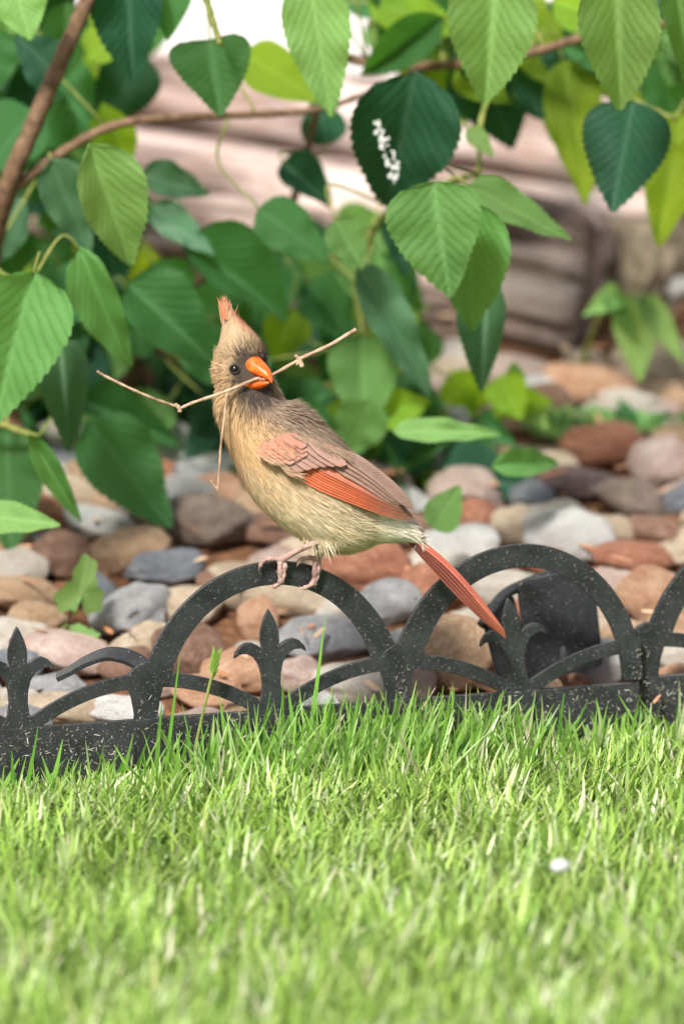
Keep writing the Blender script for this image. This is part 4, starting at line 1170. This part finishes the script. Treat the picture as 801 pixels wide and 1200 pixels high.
def border_strands():
    r, d, n, L, c = [], [], [], [], []
    vv, ff = [], []
    for o in bird.children_recursive:
        if o.type == 'MESH' and o.name.split('.')[0] in ('wing', 'flight_feather', 'tertial', 'greater_covert', 'lesser_covert', 'body'):
            k = len(vv); vv += [v.co.copy() for v in o.data.vertices]; ff += [tuple(i+k for i in p.vertices) for p in o.data.polygons]
    tree = BVHTree.FromPolygons(vv, ff)
    def add(x, y, dep, dx, dy, ln, col):
        if dep < 0: h = tree.ray_cast(CAM, ray(x, y).normalized())[0]
        else: h = tree.ray_cast(B(x, y, 0)+Vector((0, .2, 0)), Vector((0, -1, 0)))[0]
        if h is None: return
        r.append(tuple(h + Vector((0, -.0003 if dep < 0 else .0003, 0)))); d.append(tuple(Vector((dx, random.uniform(-.12, .12), -dy)).normalized())); n.append((0, -1 if dep < 0 else 1, .1)); L.append(ln)
        f = random.uniform(.82, 1.15); c.append([q*f for q in lin(col)])
    for sd in (-1, 1):
        for i in range(420):      # shoulder coverts
            t, u = random.random(), random.random()
            x = 303+38*t; y = 512+20*u+4*t
            add(x, y, sd*(np.interp(x, [300, 340], [53, 69])), .85+random.uniform(-.1, .1), .5+random.uniform(-.2, .25), random.uniform(.003, .006), random.choice([(204, 140, 116), (196, 150, 130), (190, 128, 104), (184, 152, 128)]))
        for i in range(170):      # flank feathers lapping over the front and lower edge
            t = random.random(); x = 300+46*t; y = 528+30*t+random.uniform(-4, 5)
            add(x, y, sd*(np.interp(x, [300, 350], [50, 63])+random.uniform(0, 5)), .9, .35+random.uniform(-.3, .3), random.uniform(.004, .0085), random.choice([(186, 160, 128), (196, 172, 142), (178, 148, 118), (192, 150, 128)]))
        for i in range(260):      # mantle feathers lapping over the upper edge
            t = random.random(); x = 318+88*t; y = 500+32*t**1.15+random.uniform(-4, 4)
            add(x, y, sd*(np.interp(x, [310, 350, 410], [46, 56, 56])+random.uniform(0, 4)), .85, .5+random.uniform(-.1, .35), random.uniform(.004, .0075), random.choice([(156, 134, 114), (142, 122, 104), (168, 144, 122)]))
    m = len(r)
    V, F, C = strands(np.array(r), np.array(d), np.array(n), np.array(L), rng.uniform(.0004, .0009, m), rng.uniform(.04, .16, m), rng.uniform(-.14, 0, m), np.array(c), 4, .12)
    o = obj('covert_fringe', big_mesh('covert_fringe', V, F, C), M_PLUME, bird); o['kind'] = 'stuff'
border_strands()

# tail
ctail = [lin((196, 106, 84)), lin((206, 124, 102)), lin((176, 90, 72))]
for i in range(9):
    t = (i-4)/4; sp = t*5.5
    sp = t*6.5; a = (452+t*3, 603+t*5); mm = (520+sp*.9, 668-sp*.6); b = (592+sp*.55 - abs(t)*5, 748-sp*.3 - abs(t)*7)
    nn = Vector((.45, -.75, .5)).normalized()
    cin = lin((108, 62, 54)) if i % 2 else ctail[i % 3]
    feather('tail_feather', [B(*a, 4+t*3), B(*mm, 1-t*7), B(*b, -3-t*7)], 9, cin, lin((190, 116, 98)) if i % 2 == 0 else lin((128, 72, 62)), lin((170, 100, 74)), bird, lambda t_: nn, .9, 20, tilt=.2, dark=.3)

# bill
yaw, dn_ = math.radians(46), math.radians(4)
bd = Vector((math.sin(yaw)*math.cos(dn_), -math.cos(yaw)*math.cos(dn_), -math.sin(dn_)))
roll = math.radians(14); br = bd.cross(Vector((0, 0, 1))).normalized(); bu = br.cross(bd)
br, bu = br*math.cos(roll)+bu*math.sin(roll)*1, bu*math.cos(roll)-br*math.sin(roll)
BB = B(294, 437, -21)
def mandible(name, rings):
    V = []; F = []; seg = 18; R = smooth_path(rings, 5)
    for (s_, cz, hh_, hw_) in R:
        for k in range(seg):
            th = 2*math.pi*k/seg; V.append(BB + (bd*s_ + bu*(cz+hh_*math.sin(th)) + br*hw_*math.cos(th))*S*.88)
    for i in range(len(R)-1):
        for k in range(seg): F.append((i*seg+k, i*seg+(k+1) % seg, (i+1)*seg+(k+1) % seg, (i+1)*seg+k))
    F.append(tuple(range(seg))); F.append(tuple(range((len(R)-1)*seg, len(R)*seg)))
    return obj(name, mesh_from(name, V, F), M_BEAK, bird)
mandible('upper_mandible', [(-6, 11, 13, 15), (3, 11.5, 12.5, 14.5), (14, 9, 10.5, 12), (24, 6.5, 8, 9), (33, 3, 5.4, 5.6), (38.5, -1.5, 2.6, 2.4), (40.5, -4.5, .6, .6)])
mandible('lower_mandible', [(-6, -15, 8.5, 13.5), (4, -15, 8, 13), (15, -13, 6.5, 10.5), (25, -10, 4.8, 7), (32, -7, 2.6, 3.6), (36, -5.5, .6, .8)])
# eyes
def eye(px, py, r, spot=None):
    d = ray(px, py).normalized(); h, nrm_, _, _ = BVH.ray_cast(CAM, d)
    if h is None: h = B(px, py, -4); nrm_ = Vector((.8, -.4, .2))
    bm = bmesh.new(); bmesh.ops.create_uvsphere(bm, u_segments=20, v_segments=14, radius=r*S)
    for v in bm.verts: v.co += h - nrm_*r*S*.28
    me = bpy.data.meshes.new('eye'); bm.to_mesh(me); bm.free(); me.polygons.foreach_set('use_smooth', [True]*len(me.polygons))
    e = obj('eye', me, M_EYE, bird)
    t1 = nrm_.cross(Vector((0, 0, 1))).normalized(); t2 = t1.cross(nrm_)
    P = [h + nrm_*r*S*.30 + (t1*math.cos(a)*1.12+t2*math.sin(a)*.92)*r*S for a in [2*math.pi*k/24 for k in range(25)]]
    V, F = tube(P, [r*S*.17]*25, 6, False); obj('eyelid', mesh_from('eyelid', V, F), M_LID, e)
eye(275, 432.5, 5.2); eye(309, 418, 4.4)

# legs and feet
def foot(knee, ankle, toes):
    P = smooth_path([tuple(knee), tuple(knee.lerp(ankle, .5)+Vector((0, 0, .0006))), tuple(ankle)], 6); n = len(P)
    rad = [.0021-.0006*math.sin(math.pi*i/(n-1))+(.0003 if i > n-3 else 0) for i in range(n)]
    V, F = tube(P, rad, 12); lg = obj('leg', mesh_from('leg', V, F), M_LEG, bird)
    for pts in toes:
        P = smooth_path([tuple(p) for p in pts], 7); n = len(P); rr = []
        for i in range(n):
            t = i/(n-1)
            if t < .78: rr.append(.00155*(1-.28*t)*(1+.16*math.sin(t*26)))
            else: rr.append(max(.00012, .00085*(1-(t-.78)/.22)))
        V, F = tube(P, rr, 10); obj('toe', mesh_from('toe', V, F), M_LEG, lg)
fp = fence_pt
foot(B(374, 634, -26), fp(326, 656, .0024), [
    [fp(328, 655, .003), fp(318, 653, .0032), fp(308, 655, .003), fp(303, 661, .0032), fp(301, 669, .003)],
    [fp(327, 655, .003), fp(325, 663, .0042), fp(326, 674, .0038), fp(325, 681, .0040), fp(319, 687, .0018), fp(316, 686, .0004)],
    [fp(328, 655, .002), fp(331, 660, .0040), fp(330, 671, .0036), fp(328, 680, .0038), fp(325, 687, .002)],
    [fp(329, 656, 0), fp(333, 654, -.003), fp(334, 664, -.0042), fp(331, 674, -.004), fp(327, 682, -.002)]])
foot(B(390, 634, -10), fp(369, 655, .0020), [
    [fp(370, 655, .003), fp(361, 652, .003), fp(353, 653, .003), fp(348, 657, .0032), fp(346, 663, .003)],
    [fp(369, 655, .003), fp(366, 664, .0042), fp(366, 675, .0038), fp(362, 683, .0040), fp(354, 688, .0022), fp(350, 687, .001)],
    [fp(370, 655, .003), fp(371, 663, .0040), fp(369, 674, .0036), fp(366, 683, .0038), fp(369, 690, .002)],
    [fp(371, 656, 0), fp(374, 655, -.003), fp(376, 664, -.0042), fp(373, 675, -.004), fp(369, 684, -.002)]])

# the twig held crosswise in the bill
mid = BB + bd*23*S + bu*(-2)*S
mpx, mpy, md = to_px(np.array([tuple(mid)])); mpx, mpy, md = float(mpx[0]), float(mpy[0]), float(md[0])
def TP(px, py): return B(px, py, md + (px-mpx)*.20)
tw = thing('dry_twig', TP(264, 459), 'thin dry forked twig held crosswise in the bird bill', 'twig')
def twig_part(name, pts, r0, r1, par=tw):
    P = smooth_path([tuple(p) for p in pts], 7); n = len(P)
    V, F = tube(P, [r0+(r1-r0)*i/(n-1)+.00012*math.sin(i*1.7) for i in range(n)], 8); return obj(name, mesh_from(name, V, F), M_TWIG, par)
twig_part('main_stem', [TP(114, 435), TP(122, 440), TP(150, 454), TP(180, 467), TP(206, 476), TP(212, 478), TP(226, 472), TP(264, 459), TP(300, 444), mid, TP(348, 423), TP(352, 420), TP(385, 405), TP(410, 390), TP(417, 386)], .0007, .00105)
twig_part('side_shoot', [TP(266, 459), TP(263, 490), TP(259, 520), TP(257, 550), TP(255, 576)], .0008, .0006)
twig_part('side_shoot', [TP(256, 575), TP(252, 570), TP(247, 563)], .0007, .0005)
twig_part('bud', [TP(346, 416), TP(351, 422), TP(354, 430)], .0009, .0014)
twig_part('bud', [TP(205, 474), TP(210, 478), TP(211, 483)], .0011, .0012)
twig_part('bud', [TP(352, 421), TP(347, 428)], .0013, .0007)
